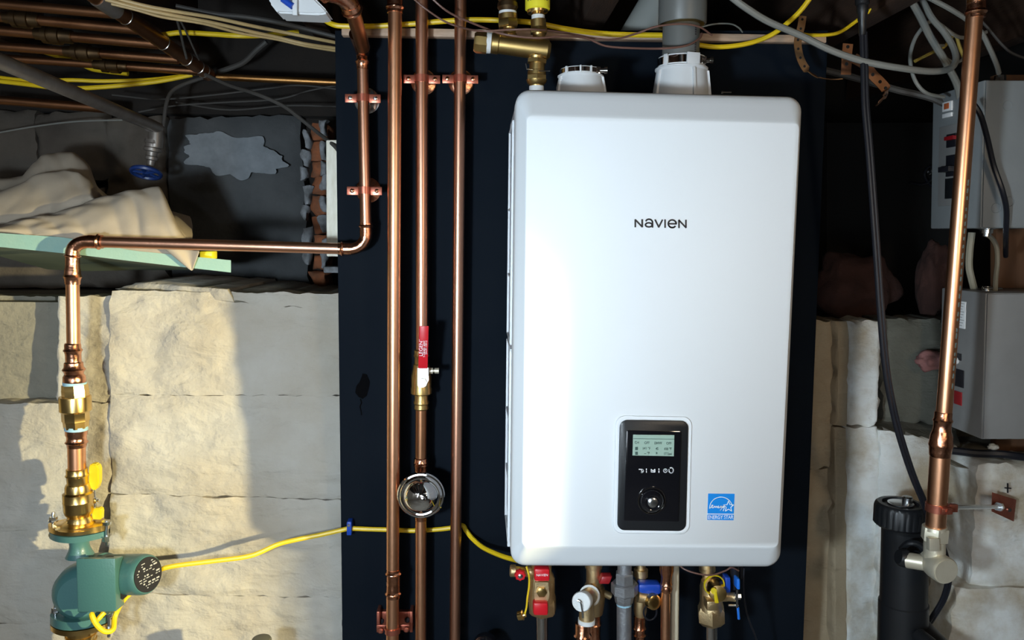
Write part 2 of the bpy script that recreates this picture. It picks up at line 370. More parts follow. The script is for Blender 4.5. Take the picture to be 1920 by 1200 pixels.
# lower right masonry
mb = MB(); a = V(1490, 640, 1.75); b = V(2150, 640, 1.75); mb.box(((a.x+b.x)/2, 1.88, (a.z-.1)/2), (b.x-a.x, .16, a.z-.1)); wr = mb.build('wall_front_right', plastshade, kind='structure')
rb = [([(1480, 600), (1568, 603), (1566, 880), (1480, 880)], 1.66, 1.66, plastshade), ([(1480, 882), (1566, 882), (1560, 1330), (1480, 1330)], 1.66, 1.65, plastshade),
 ([(1571, 603), (1594, 603), (1591, 800), (1568, 800)], 1.645, 1.635, plastshade), ([(1593, 603), (1655, 602), (1650, 800), (1590, 800)], 1.64, 1.63, plasterw), ([(1567, 803), (1592, 803), (1588, 1330), (1561, 1330)], 1.635, 1.615, plastshade), ([(1590, 803), (1650, 802), (1650, 1330), (1586, 1330)], 1.63, 1.61, plasterw),  # brown strips carry the boiler's shadow in their colour
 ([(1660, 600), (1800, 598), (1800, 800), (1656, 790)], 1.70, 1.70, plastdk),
 ([(1652, 806), (1800, 836), (1798, 1020), (1651, 1010)], 1.62, 1.60, plasterw), ([(1651, 1012), (1798, 1022), (1796, 1330), (1650, 1330)], 1.60, 1.58, plasterw),
 ([(1836, 872), (2150, 872), (2150, 1110), (1822, 1105)], 1.50, 1.49, plasterw), ([(1800, 1108), (2150, 1112), (2150, 1330), (1770, 1330)], 1.47, 1.46, plasterw),
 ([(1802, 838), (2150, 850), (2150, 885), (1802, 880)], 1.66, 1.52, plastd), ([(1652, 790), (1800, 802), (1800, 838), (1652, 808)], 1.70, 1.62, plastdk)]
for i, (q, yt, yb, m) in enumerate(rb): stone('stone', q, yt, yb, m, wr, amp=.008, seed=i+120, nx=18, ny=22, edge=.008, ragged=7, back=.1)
# plywood board carrying the electrical boxes
mb = MB(); mb.pbox(1868, 140, 2150, 846, 1.62, 1.64, .001); tag(mb.build('plywood_board', woodp), 'brown plywood board behind the grey electrical boxes on the right', 'board')

# ---------------------------------------------------------------- black panel
pan = thing('backboard', 'large black painted plywood panel mounted behind the white boiler', 'panel', V(1080, 1200, 1.53))
mb = MB(); f = [V(628, 57, 1.52), V(1553, 57, 1.52), V(1486, 1700, 1.52), V(648, 1700, 1.52)]
mb.hexa(f, [p+Vector((0, .019, 0)) for p in f], .001); mb.build('panel_sheet', panelm, pan, smooth=False)
mb = MB(); mb.poly([(680, 700), (688, 702), (694, 716), (692, 728), (688, 742), (680, 748), (672, 744), (666, 736), (668, 724), (674, 716), (678, 706)], 1.5196, .0005)
mb.ribbon([(676, 748), (678, 755), (675, 763), (677, 770), (678, 778)], 2.2, 1.5195, .0005); mb.build('glossy_paint_blot', mat('blot_black', (.0015, .0015, .002), .7, spec=.03), pan, 'glossy black paint blot with a thin run', smooth=False)
# pale wooden lath across the panel head
mb = MB(); f = [V(640, 50, 1.50), V(1550, 66, 1.50), V(1550, 80, 1.50), V(640, 66, 1.50)]
mb.hexa(f, [p+Vector((0, .019, 0)) for p in f], .002); tag(mb.build('wooden_lath', woodl), 'pale wooden lath running along the top of the black panel', 'lath')

# ---------------------------------------------------------------- boiler
bo = thing('boiler', 'white wall-hung boiler with black control panel on the black panel', 'boiler', V(1215, 1060, 1.49))
def qloop(tl, tr, br, bl, r, Y, n=7):
    cs = [tl, tr, br, bl]; out = []
    for i in range(4):
        p = Vector(cs[i]); a = (Vector(cs[i-1])-p).normalized(); b = (Vector(cs[(i+1) % 4])-p).normalized()
        c = p+a*r+b*r
        for k in range(n+1):
            t = k/n*math.pi/2; q = c-b*r*math.cos(math.pi/2-t)*1-a*r*math.cos(t)
            out.append((q.x, q.y))
    return [V(x, y, Y) for x, y in out]
# order of points per corner must run the same way round: start along previous side
def qloop(tl, tr, br, bl, r, Y, n=7):
    cs = [tl, tr, br, bl]; out = []
    for i in range(4):
        p = Vector(cs[i]); a = (Vector(cs[i-1])-p).normalized(); b = (Vector(cs[(i+1) % 4])-p).normalized()
        for k in range(n+1):
            t = k/n*math.pi/2
            q = p+a*r*(1-math.sin(t))+b*r*(1-math.cos(t)); out.append((q.x, q.y))
    return [V(x, y, Y) for x, y in out]
Fi = ((988, 217), (1499, 232), (1459, 1026), (979, 1024))
Ri = ((967, 168), (1503.5, 182), (1462, 1062.5), (957, 1060))
def mixq(A, B, t): return [((a[0]*(1-t)+b[0]*t), (a[1]*(1-t)+b[1]*t)) for a, b in zip(A, B)]
mb = MB(); L = []
L.append(qloop(*mixq(Fi, Ri, -.03), 9, 1.1995)); L.append(qloop(*mixq(Fi, Ri, .03), 11, 1.2003)); L.append(qloop(*mixq(Fi, Ri, .12), 13, 1.2035))
L.append(qloop(*mixq(Fi, Ri, .6), 22, 1.219)); L.append(qloop(*mixq(Fi, Ri, .85), 25, 1.227)); L.append(qloop(*mixq(Fi, Ri, .96), 27, 1.233)); L.append(qloop(*Ri, 28, 1.242))
rim = L[-1]
L.append([Vector((p.x, 1.285, p.z)) for p in rim])
mb.rings(L); mb.build('front_cover', white, bo, ang=1.2)
ctr = sum(rim, Vector())/len(rim)
def ins(d, Y): return [Vector((p.x+(ctr.x-p.x)/abs(ctr.x-p.x)*d, Y, p.z+(ctr.z-p.z)/abs(ctr.z-p.z)*d)) for p in rim]
mb = MB(); mb.rings([ins(.004, 1.284), ins(.004, 1.288)]); mb.build('cover_seam', blackpl, bo)
mb = MB(); mb.rings([ins(.001, 1.289), ins(.001, 1.497)]); cas = mb.build('casing', white2, bo, 'pale grey steel casing')
# side flange and embossed vent panels on the left flank
xt, xb = V(967, 200, 1.242), V(957, 1035, 1.242)
def fx(z): return xb.x+(xt.x-xb.x)*(z-xb.z)/(xt.z-xb.z)
for z0, z1 in ((232, 640), (652, 1010)):
    za, zb = V(957, z0, 1.35).z, V(957, z1, 1.35).z; mb = MB()
    for y in (1.318, 1.468):
        f = [Vector((fx(z)+.0015+k, y+q, z)) for z, k, q in ((za, -.004, -.003), (za, -.004, .003), (zb, -.004, .003), (zb, -.004, -.003))]
        mb.hexa(f, [p+Vector((.006, 0, 0)) for p in f], .0008)
    for z in (za, zb, zb+(za-zb)*.3, zb+(za-zb)*.62): mb.box((fx(z)+.0003, 1.393, z), (.0045, .150, .004), .0008)
    mb.build('side_rib', white, cas)
# wordmark
mb = MB(); Y = 1.1988
def arc(cx, cy, rx, ry, a0, a1, n=14): return [(cx+rx*math.cos(math.radians(a0+(a1-a0)*k/n)), cy+ry*math.sin(math.radians(a0+(a1-a0)*k/n))) for k in range(n+1)]
def sl(pts): return [(x, y+(x-1190)*.018) for x, y in pts]
for s in ([(1191.2, 425.5), (1191.2, 412), (1204.2, 425.0), (1204.2, 411.5)],
          arc(1217, 416.5, 6.5, 6, 205, 360, 8)+[(1223.5, 425.5)], arc(1216.5, 421.2, 6.3, 3.9, 0, 360),
          [(1228.5, 411.5), (1235.2, 425), (1242, 411.5)], [(1247, 411), (1247, 425.5)],
          [(1253, 418.3)]+[(1268, 418.3)]+arc(1260.5, 418.3, 7.4, 7.2, 0, -320, 22), [(1273.2, 425.5), (1273.2, 411.5), (1286.2, 425), (1286.2, 411)]):
    mb.ribbon(sl(s), 3.0, Y, .0005)
mb.build('wordmark', ink, bo, smooth=False)
# control unit
dx = -5
mb = MB()
def ringp(loops): mb.rings([[V(x, y, Y) for x, y in l] for l, Y in loops])
ringp([(rr(1154, 779, 1298, 1000, 17, 6, dx, 2), 1.1993), (rr(1155, 780, 1297, 999, 17, 6, dx, 2), 1.1968), (rr(1158, 783, 1294, 996, 16, 6, dx, 2), 1.1960), (rr(1162, 787, 1290.5, 993, 14, 6, dx, 2), 1.197)])
cu = mb.build('control_surround', white, bo, 'raised white surround of the control panel')
mb = MB(); ringp([(rr(1162, 787, 1291, 994, 14, 6, dx, 2), 1.198), (rr(1162, 787, 1291, 994, 14, 6, dx, 2), 1.1945), (rr(1164, 789, 1289, 992, 12, 6, dx, 2), 1.1935)])
cp = mb.build('control_panel', blackpl, bo, 'black plastic control panel')
mb = MB(); ringp([(rr(1175, 807, 1277, 976, 2, 2, dx, 2), 1.1936), (rr(1175, 807, 1277, 976, 2, 2, dx, 2), 1.1905), (rr(1176.5, 808.5, 1275.5, 974.5, 2, 2, dx, 2), 1.190)])
mb.build('gloss_fascia', blackgl, cp)
mb = MB(); mb.poly([(1187, 815), (1264.5, 816), (1263.5, 855.5), (1186, 854)], 1.1893, .0008); mb.build('display', lcd, cp, smooth=False, label='grey green display')
mb = MB(); mb.ribbon([(1187.5, 822.5), (1264, 823.5)], .9, 1.189, .0002); 
for r_, y in enumerate((841, 850)):
    mb.poly([(1191, y-3), (1196, y-3), (1196, y+3), (1191, y+3)], 1.189, .0002)
mb.build('display_marks', lcddark, cp, smooth=False)
for s, x, y in (('CH', 1194, 830), ('OFF', 1213, 830.5), ('DHW', 1234, 831), ('OFF', 1254, 831.5), ('141 °F', 1212, 841), ('45', 1232, 841.5), ('108 °F', 1252, 842), ('-- °F', 1213, 850), ('P', 1231, 850.5), ('17.5psi', 1252, 851)):
    text(s, x, y, 1.189, 5.2, lcddark, cp, 'display_text', sx=.82)
mb = MB()
mb.ribbon([(1198, 880), (1203, 880), (1203, 884), (1206, 884)], 1.6, 1.1896, .0003); mb.ribbon(arc(1203, 883, 3.5, 3.2, -90, 100), 1.5, 1.1896, .0003)
for x in (1212, 1235.5): mb.ribbon([(x, 879), (x, 881)], 1.6, 1.1896, .0003); mb.ribbon([(x, 883), (x, 886)], 1.6, 1.1896, .0003)
mb.ribbon([(1221, 885), (1221, 880), (1224.5, 883), (1228, 880), (1228, 885), (1221, 885)], 1.5, 1.1896, .0003)
mb.ribbon(arc(1247.5, 882.5, 3.4, 3.4, 0, 360), 1.5, 1.1896, .0003); mb.ribbon([(1247.5, 879), (1247.5, 883)], 1.2, 1.1896, .0003)
mb.ribbon(arc(1258.5, 882, 4, 5, -120, 160), 2, 1.1896, .0003); mb.ribbon([(1254.5, 880), (1254.5, 885)], 1.4, 1.1896, .0003)
mb.build('touch_icons', wink, cp, smooth=False)
c = V(1221.5, 938, 1.1905); s1 = S(1, 1.19)
mb = MB(); mb.lathe(c, (0, -1, 0), [(0, 28*s1), (.002, 28*s1), (.0035, 27*s1), (.0035, 25.5*s1), (.0005, 24*s1)], 40); kr = mb.build('knob_ring', chrome, cp, 'polished ring around the dial')
mb = MB(); mb.lathe(c, (0, -1, 0), [(0, 25*s1), (.004, 24*s1), (.009, 20.5*s1), (.0115, 15*s1), (.0105, 12*s1), (.009, 10.5*s1)], 40)
kb = mb.build('knob', blackgl, cp, 'glossy black dial')
mb = MB(); mb.lathe(c+Vector((0, -.009, 0)), (0, -1, 0), [(0, 10*s1), (.002, 10*s1), (.003, 8*s1), (.0034, 4*s1)], 24); mb.build('knob_centre', steel, kb)
# sticker
mb = MB(); mb.poly([(1328, 925.5), (1377.5, 926), (1375.5, 975.5), (1326.2, 974.8)], 1.199, .0004); st = mb.build('energy_sticker', skyblue, bo, 'square blue energy rating sticker', smooth=False)
mb = MB(); Y = 1.1986
mb.ribbon([(1326.5, 963.8), (1376, 964.2)], 1.3, Y, .0003)
mb.ribbon(arc(1352, 953, 21.5, 21, 178, 344, 20), 1.3, Y, .0003)
spt = []
for k in range(11):
    a = math.radians(-90+36*k); r = 10 if k % 2 == 0 else 4.4; spt.append((1366+r*math.cos(a), 950+r*math.sin(a)*1.05))
mb.ribbon(spt, 1.2, Y, .0003)
scr = [(1331, 953), (1335, 950), (1337, 947.5), (1335, 947), (1334, 951), (1337, 952.5), (1340, 949), (1341, 952), (1343, 949), (1344.5, 952), (1347, 948.5), (1347, 952.5), (1350, 951), (1351, 948.5), (1351, 952), (1353, 948.5), (1353.5, 953), (1350.5, 957), (1353, 954), (1356, 949), (1356, 952), (1358, 948.5), (1358, 953), (1356, 958)]
mb.ribbon(scr, 1.3, Y, .0003); mb.build('sticker_emblem', wink, st, smooth=False)
text('ENERGY STAR', 1351, 970, 1.1988, 7.4, wink, st, 'sticker_lettering', sx=.78)
# boiler top outlets
def collar(px, Y, half, y0, clamp_y, pipe=False):
    s = S(1, Y); base = V(px, y0, Y); d = Vector((0, 0, 1)); mb = MB()
    h = (y0-clamp_y)*s
    mb.lathe(base, d, [(-.012, half*s*1.05), (.006, half*s*1.03), (h*.62, half*s*.93), (h*.66, half*s*.98), (h*.70, half*s*.98), (h*.74, half*s*.86), (h*1.0, half*s*.86), (h*1.0, half*s*.72), (h*.6, half*s*.70)], 36)
    for a in ((-2.75, -1.35, -.35) if pipe else (-2.7, -.4)):
        q = base+Vector((math.cos(a), math.sin(a), 0))*half*s*1.02
        rot = Euler((0, 0, a)).to_matrix()
        mb.hexa([q+rot@Vector(v) for v in ((.0, -.002, h*.62), (.0, .002, h*.62), (.006, .002, -.008), (.006, -.002, -.008))],
                [q+rot@Vector(v) for v in ((-.01, -.002, h*.62), (-.01, .002, h*.62), (-.01, .002, -.008), (-.01, -.002, -.008))])
    co = mb.build('vent_collar', whitepl, bo, 'white plastic vent collar')
    mb = MB(); mb.lathe(base+d*h*.76, d, [(0, half*s*.875), (0, half*s*.90), (h*.2, half*s*.90), (h*.2, half*s*.875)], 36)
    a = -.55; q = base+d*h*.86+Vector((math.cos(a), math.sin(a), 0))*half*s*.98
    mb.lathe(q-Vector((.012, 0, 0)), (1, -.15, 0), [(0, .004), (.016, .004), (.016, .0058), (.021, .0058)], 12)
    mb.box(q-Vector((.012, 0, 0)), (.018, .010, .012), .001)
    mb.build('band_clamp', chrome, co, 'shiny steel band clamp')
    for a, wd in (((-2.5, .008), (-1.35, .024)) if pipe else ((-2.4, .004), (-1.7, .003), (-1.2, .003))):
        mb = MB(); q = base+d*h*.86+Vector((math.cos(a), math.sin(a), 0))*half*s*.915
        mb.box(q, (.003, wd, h*.30), .0005, Euler((0, 0, a)).to_matrix())
        mb.build('collar_tab', whitepl, co)
    return base
collar(1088, 1.37, 43, 172, 133)
collar(1276, 1.40, 49, 178, 112, True)
# screw on the top edge
mb = MB(); mb.px(1352, 173, 1371, 173, 1.38, [(1352, 2.5), (1356, 2.5), (1356, 1.5), (1371, 1.5)], 8); mb.build('top_screw', steel, bo)

# ---------------------------------------------------------------- grey vent pipe
vp = thing('vent_pipe', 'grey PVC exhaust pipe rising from the boiler top with a wider coupling', 'pipe', V(1278, 130, 1.40))
mb = MB(); mb.px(1275, 150, 1280, -60, 1.40, [(150, 33.5), (-60, 33.5)], 40); vpp = mb.build('pipe', greypvc, vp)
mb = MB(); mb.px(1279, 47, 1282, -60, 1.40, [(47, 34), (47, 42), (44, 43.5), (-60, 43.5)], 40); mb.build('coupling', greypvc, vp, 'wide grey coupling sleeve')
mb = MB(); mb.px(1279, 49, 1279, 44, 1.40, [(49, 38), (47, 43), (46, 40), (45.5, 36)], 40); mb.build('cement_bead', brassd, vp, 'yellowish cement bead')
mb = MB()
for y in range(55, 110, 4):
    if y not in (75, 79, 83): mb.box(V(1296.5-(y-55)*.02, y, 1.40)+Vector((-.0, -.0262, 0)), (.0035, .002, .0024))
mb.build('printed_mark', ink, vpp, smooth=False)
mb = MB(); mb.tube([V(1180, 95, 1.60), V(1272, -60, 1.60)], .036, 30); tag(mb.build('vent_pipe', mat('pale_grey_pvc', (.30, .31, .29), .5)), 'pale grey pipe slanting up behind the exhaust pipe', 'pipe')

# ---------------------------------------------------------------- copper helpers
def coupling(mb, a, b, r, beads=2, k=1.13):
    a, b = Vector(a), Vector(b); L = (b-a).length; q = [(0, r*.9), (0, r*k)]
    bw = min(r*.32, L*.13)
    def bead(c): return [(c-bw, r*k), (c-bw*.5, r*(k+.16)), (c, r*(k+.22)), (c+bw*.5, r*(k+.16)), (c+bw, r*k)]
    q += bead(bw*2.2)
    if beads > 1:
        q += [(L*.45, r*(k-.02)), (L*.5, r*(k-.05)), (L*.55, r*(k-.02))]+bead(L-bw*2.2)
    q += [(L, r*k), (L, r*.9)]
    return mb.lathe(a, b-a, q, 24)
def elbow_pts(p0, c, p1, n=10):
    p0, c, p1 = map(Vector, (p0, c, p1)); return [(1-t)**2*p0+2*t*(1-t)*c+t*t*p1 for t in [k/n for k in range(n+1)]]
def elbow(par, p0, c, p1, r, m=None, name='elbow'):
    """press elbow: swept bend with a beaded socket at each end"""
    p0, c, p1 = map(Vector, (p0, c, p1)); L0 = (c-p0).length; L1 = (c-p1).length
    a = p0+(c-p0)*.42; b = p1+(c-p1)*.42; mb = MB()
    k = .5523; P = []
    for t in [i/12 for i in range(13)]:
        c1 = a+(c-a)*k; c2 = b+(c-b)*k
        P.append(a*(1-t)**3+c1*3*t*(1-t)**2+c2*3*t*t*(1-t)+b*t**3)
    mb.tube(P, r*1.08, 20)
    coupling(mb, p0, a+(c-a)*.08, r, 1); coupling(mb, p1, b+(c-b)*.08, r, 1)
    return mb.build(name, m or copperF, par)
def hanger(x, y, Y, wpx, label, bright=False, m=copperpl):
    """two-piece split ring hanger: lugs with screws, a ring behind the pipe"""
    c = V(x, y, Y); r = S(wpx/2, Y); t = thing('pipe_hanger', label, 'pipe hanger', (c.x, 1.519, c.z), 'copper plated split ring hangers')
    mb = MB(); n = 16; rings_ = []
    for k in range(n+1):
        a = math.pi+math.pi*k/n
        u = Vector((math.cos(a), math.sin(a), 0)); hz = .0065
        rings_.append([c+u*(r+.0004)+Vector((0, 0, hz)), c+u*(r+.0026)+Vector((0, 0, hz)), c+u*(r+.0026)-Vector((0, 0, hz)), c+u*(r+.0004)-Vector((0, 0, hz))])
    mb.rings(rings_)
    for s in (-1, 1): mb.box(c+Vector((s*(r+.0115), -.004, -.0015)), (.021, .0025, .0150), .0006)
    mb.build('front_strap', m, t)
    mb = MB(); rings_ = []
    for k in range(n+1):
        a = math.pi*k/n; u = Vector((math.cos(a), math.sin(a), 0))
        rings_.append([c+u*(r+.0004)+Vector((0, 0, .0065)), c+u*(r+.0026)+Vector((0, 0, .0065)), c+u*(r+.0026)-Vector((0, 0, .0065)), c+u*(r+.0004)-Vector((0, 0, .0065))])
    mb.rings(rings_)
    for s in (-1, 1): mb.box(c+Vector((s*(r+.0115), -.0005, -.0005)), (.021, .0025, .0150), .0006)
    mb.lathe((c.x, c.y+r, c.z), (0, 1, 0), [(0, .006), (1.515-c.y-r, .006)], 10)
    mb.build('back_strap', m, t)
    mb = MB(); mb.lathe((c.x, 1.5195, c.z+.003), (0, -1, 0), [(0, .024), (.002, .024), (.004, .021), (.006, .009), (.009, .008)], 28); mb.build('wall_plate', steel if bright else copperF, t, 'round wall plate')
    for s in (-1, 1):
        mb = MB(); mb.lathe(c+Vector((s*(r+.0125), -.0052, -.001)), (0, -1, 0), [(-.001, .0042), (.0012, .0040), (.0022, .0022)], 10); sc = mb.build('screw', steel if bright else copperF, t)
    return t
def straight(par, x0, y0, x1, y1, Y, wpx, m, name='pipe', seg=24, Y1=None):
    mb = MB(); a, b = V(x0, y0, Y), V(x1, y1, Y1 or Y); mb.tube([a, b], S(wpx/2, Y), seg); return mb.build(name, m, par)

# run from the joists down to the pump
t1 = thing('copper_pipe_run', 'copper pipe dropping down the panel edge then across left and down to the pump', 'pipe', V(685, 430, 1.47))
r = S(10.2, 1.47)
elbow(t1, V(604, -18, 1.30), V(650, -8, 1.33), V(662, 24, 1.355), S(15, 1.34))
mb = MB(); mb.tube([V(660, 16, 1.35), V(681, 90, 1.455)], [S(14, 1.35), S(12, 1.46)], 24); mb.build('pipe', copperB, t1)
mb = MB(); mb.tube([V(670, 62, 1.43), V(679, 88, 1.462), V(680, 100, 1.47)], [S(15.5, 1.43), S(15, 1.47), S(11.5, 1.47)], 24)
mb.px(679, 92, 680, 132, 1.47, [(92, 9.5), (96, 10.5), (99, 13), (102, 10.5), (112, 10.5), (114, 11.5), (116, 13.5), (119, 12), (122, 11), (130, 11), (131, 10)], 24)
mb.build('elbow', copperF, t1)
straight(t1, 680, 128, 686, 428, 1.47, 20.5, copperA)
elbow(t1, V(686, 418, 1.47), V(686.5, 467, 1.47), V(635, 466.5, 1.47), r)
straight(t1, 645, 466.5, 185, 453.5, 1.47, 20.5, copperA)
elbow(t1, V(192, 453.5, 1.47), V(138, 452, 1.47), V(135.5, 484, 1.47), S(11, 1.47))
mb = MB(); mb.px(136, 478, 136, 540, 1.47, [(478, 13), (482, 12.4), (486, 12), (502, 12.4), (505, 13.5), (514, 14), (516, 14.5), (519, 16), (522, 14.5), (526, 13.5), (533, 13)], 24); mb.build('street_elbow', copperF, t1)
straight(t1, 136, 525, 139, 722, 1.47, 23, copper)
mb = MB(); mb.px(136, 643, 140, 722, 1.47, [(643, 12.5), (646, 14), (653, 14), (657, 16.5), (660, 14.5), (664, 13.5), (678, 13.5), (680, 16), (688, 16.5), (693, 20), (697, 17), (701, 16), (706, 19), (717, 19.5), (720, 18)], 28); mb.build('reducing_coupling', copperF, t1)
# brass check valve
t2 = thing('check_valve', 'hexagonal brass check valve on the left drop above the yellow handled valve', 'valve', V(141, 805, 1.47))
mb = MB(); mb.px(140, 716, 140, 722, 1.47, [(716, 20), (722, 20)], 28); mb.px(143, 799, 143, 806, 1.47, [(799, 20), (806, 20)], 28); mb.build('thread_sealant', bluesealant, t2, 'pale blue thread sealant')
mb = MB(); mb.px(140, 721, 142, 745, 1.47, [(721, 22), (729, 22.5), (731, 23), (745, 23)], 8, .39)
mb.px(140.5, 743, 142, 772, 1.47, [(743, 27), (745, 27.5), (769, 27.5), (772, 25)], 32)
mb.px(141, 771, 143, 802, 1.47, [(771, 25), (773, 23.5), (789, 23.5), (790, 22), (802, 21)], 8, .39); mb.build('valve_body', brass, t2)
t3 = thing('copper_stub', 'short copper stub between the brass check valve and the yellow handled valve', 'pipe', V(144, 880, 1.47))
mb = MB(); mb.px(143, 804, 144, 838, 1.47, [(804, 19), (814, 19), (818, 17), (826, 17.5), (829, 20), (832, 17.5), (838, 16.5)], 28); mb.build('press_adapter', copperF, t3)
straight(t3, 143.5, 832, 144.5, 885, 1.47, 31, copper)
t4 = thing('ball_valve', 'brass flanged ball valve with yellow lever above the green pump', 'valve', V(147, 972, 1.47))
mb = MB(); mb.px(144, 878, 149, 982, 1.47, [(878, 17), (879, 18.5), (888, 18.5), (891, 20.5), (894, 18.5), (906, 18), (907, 20), (912, 22), (921, 22.5), (923, 25), (924, 26.5), (938, 26.5), (939, 27), (941, 26.5), (956, 26), (962, 24), (965, 21), (968, 20), (972, 22), (978, 24), (982, 26)], 32); mb.build('valve_body', brass, t4)
mb = MB()
lv = [(0, 0), (.0, 0)]
P = [(166, 874), (170, 870), (180, 871), (185, 878), (185, 905), (181, 917), (176, 921), (169, 916), (165, 905)]
mb.poly(P, 1.475, .016); bmesh.ops.bevel(mb.bm, geom=list(mb.bm.edges), offset=.002, segments=2, affect='EDGES'); ly = mb.build('lever', yellowv, t4, 'yellow vinyl lever')
mb = MB(); mb.tube([V(176, 918, 1.483), V(178, 955, 1.483)], .003, 8); mb.lathe(V(172, 938, 1.483), (1, 0, 0), [(0, .006), (.010, .006), (.010, .003), (.014, .003)], 6); mb.build('lever_stem', steel, t4)
mb = MB(); mb.poly([(171, 955), (187, 953), (190, 958), (189, 975), (172, 974)], 1.475, .014); bmesh.ops.bevel(mb.bm, geom=list(mb.bm.edges), offset=.0018, segments=2, affect='EDGES'); mb.build('lever', yellowv, t4, 'lower end of the yellow lever')
def flange(mb, x, y0, y1, Yc, half, thick=None):
    """oval two-bolt pump flange lying horizontal"""
    a, b = V(x, y0, Yc), V(x, y1, Yc); s = S(1, Yc); n = 32; L = []
    for p in (a, b):
        L.append([p+Vector((math.cos(k*2*math.pi/n)*half*s, math.sin(k*2*math.pi/n)*(.030+.006*math.cos(4*k*math.pi/n)*-1), 0)) for k in range(n)])
    return mb.rings(L)
mb = MB(); flange(mb, 148, 981, 992, 1.47, 56); mb.px(148, 975, 148, 983, 1.47, [(975, 22), (980, 30), (983, 42)], 28); mb.build('flange', brass, t4)
# ---- pump
pu = thing('circulator_pump', 'green cast circulator pump with yellow cable on the left wall', 'pump', V(160, 1165, 1.47))
mb = MB(); flange(mb, 148, 994, 1005, 1.47, 54); mb.px(148, 1004, 150, 1042, 1.47, [(1004, 20), (1010, 18), (1022, 17), (1030, 19), (1042, 25)], 28)
mb.build('upper_flange', teal, pu)
mb = MB(); mb.lathe(V(165, 1094, 1.505), (.25, -1, 0), [(0, .030), (.004, .048), (.016, .054), (.038, .055), (.052, .050), (.060, .040)], 36)
mb.build('volute', teal, pu)
mb = MB(); mb.px(152, 1136, 152, 1170, 1.47, [(1136, 22), (1145, 20), (1150, 20)], 28); flange(mb, 150, 1150, 1165, 1.47, 55); mb.build('lower_flange', teal, pu)
A = V(178, 1077, 1.475); B = V(277, 1077, 1.425); d = (B-A).normalized(); Lm = (B-A).length; rm = S(38, 1.44)
mb = MB(); mb.lathe(A, d, [(0, rm*.6), (.003, rm*1.08), (Lm*.18, rm*1.08), (Lm*.2, rm), (Lm*.9, rm), (Lm*.97, rm*.97), (Lm, rm*.9), (Lm+.0005, rm*.4)], 40); mo = mb.build('motor', teal, pu)
mb = MB(); mb.lathe(A+d*(Lm+.0004), d, [(0, rm*.86), (.0012, rm*.86), (.0014, rm*.4)], 40); pl = mb.build('name_plate', ink, mo, 'round black data plate')
# fine print on the plate, laid out in the plate's own plane
mb = MB(); sdir = d.cross(Vector((0, 0, 1))).normalized(); u = sdir.cross(d).normalized(); random.seed(5)
for j in range(-6, 7):
    zz = j*.0046; half = math.sqrt(max(0, (rm*.74)**2-zz*zz)); xx = -half
    while xx < half-.004:
        l = random.uniform(.003, .010); l = min(l, half-xx)
        if random.random() < .62: mb.box(A+d*(Lm+.0019)+sdir*(xx+l/2)+u*zz, (.0004, l*.85, .0016 if j % 3 else .0028), 0, Matrix((d, sdir, u)).transposed())
        xx += l+.002
mb.build('plate_print', gink, mo, smooth=False)
mb = MB(); mb.hexa([V(142, 1047, 1.388), V(216, 1047, 1.384), V(218, 1147, 1.384), V(145, 1149, 1.388)], [V(163, 1044, 1.455), V(232, 1042, 1.44), V(234, 1134, 1.44), V(165, 1136, 1.455)], .003); jb = mb.build('wiring_box', teal, pu)
mb = MB(); q = V(204, 1046.5, 1.41); mb.lathe(q-Vector((0, 0, .001)), (0, 0, 1), [(0, .0085), (.0022, .0085), (.0026, .006)], 18); mb.build('knockout_plug', ink, jb)
mb = MB(); q = V(224, 1108, 1.425); mb.lathe(q, (.8, -.45, 0), [(0, .0165), (.006, .0165), (.008, .013), (.012, .012), (.013, .006)], 20); mb.build('strain_relief', blackpl, jb)
for x, y in ((100, 978), (200, 978), (104, 1148), (204, 1150)):
    dy = 0; mb = MB()
    if x < 150:
        mb.px(x, y-18, x, y+2, 1.462, [(y-18, 2.5), (y-17, 3), (y-6, 3), (y-6, 3)], 10); mb.px(x, y-9, x, y+4, 1.462, [(y-9, 7), (y-3, 7)], 6); mb.px(x, y-3, x, y+3, 1.462, [(y-3, 9), (y-1, 9)], 16)
        mb.px(x, y-2, x, y+30, 1.462, [(y-2, 3), (y+26, 3)], 10); mb.px(x, y+22, x, y+30, 1.462, [(y+22, 8), (y+27, 8)], 6)
    else:
        mb.px(x, y-2, x, y+44, 1.462, [(y-2, 3), (y+44, 3)], 10); mb.px(x, y-3, x, y+5, 1.462, [(y-1, 9), (y+5, 8)], 12); mb.px(x, y+26, x, y+36, 1.462, [(y+26, 9), (y+28, 9), (y+28, 7.5), (y+36, 7.5)], 6)
    mb.build('flange_bolt', steel, pu)
t5 = thing('brass_flange', 'ribbed brass flange fitting below the green pump', 'fitting', V(152, 1240, 1.47))
mb = MB(); flange(mb, 150, 1167, 1176, 1.47, 55); mb.build('flange', brass, t5)
mb = MB(); mb.px(152, 1174, 155, 1700, 1.47, [(1174, 30), (1180, 26), (1186, 26), (1187, 28), (1190, 28), (1191, 26), (1196, 26), (1197, 28), (1202, 28), (1204, 26), (1214, 26), (1218, 15), (1700, 15)], 28); mb.build('threaded_body', brass, t5)

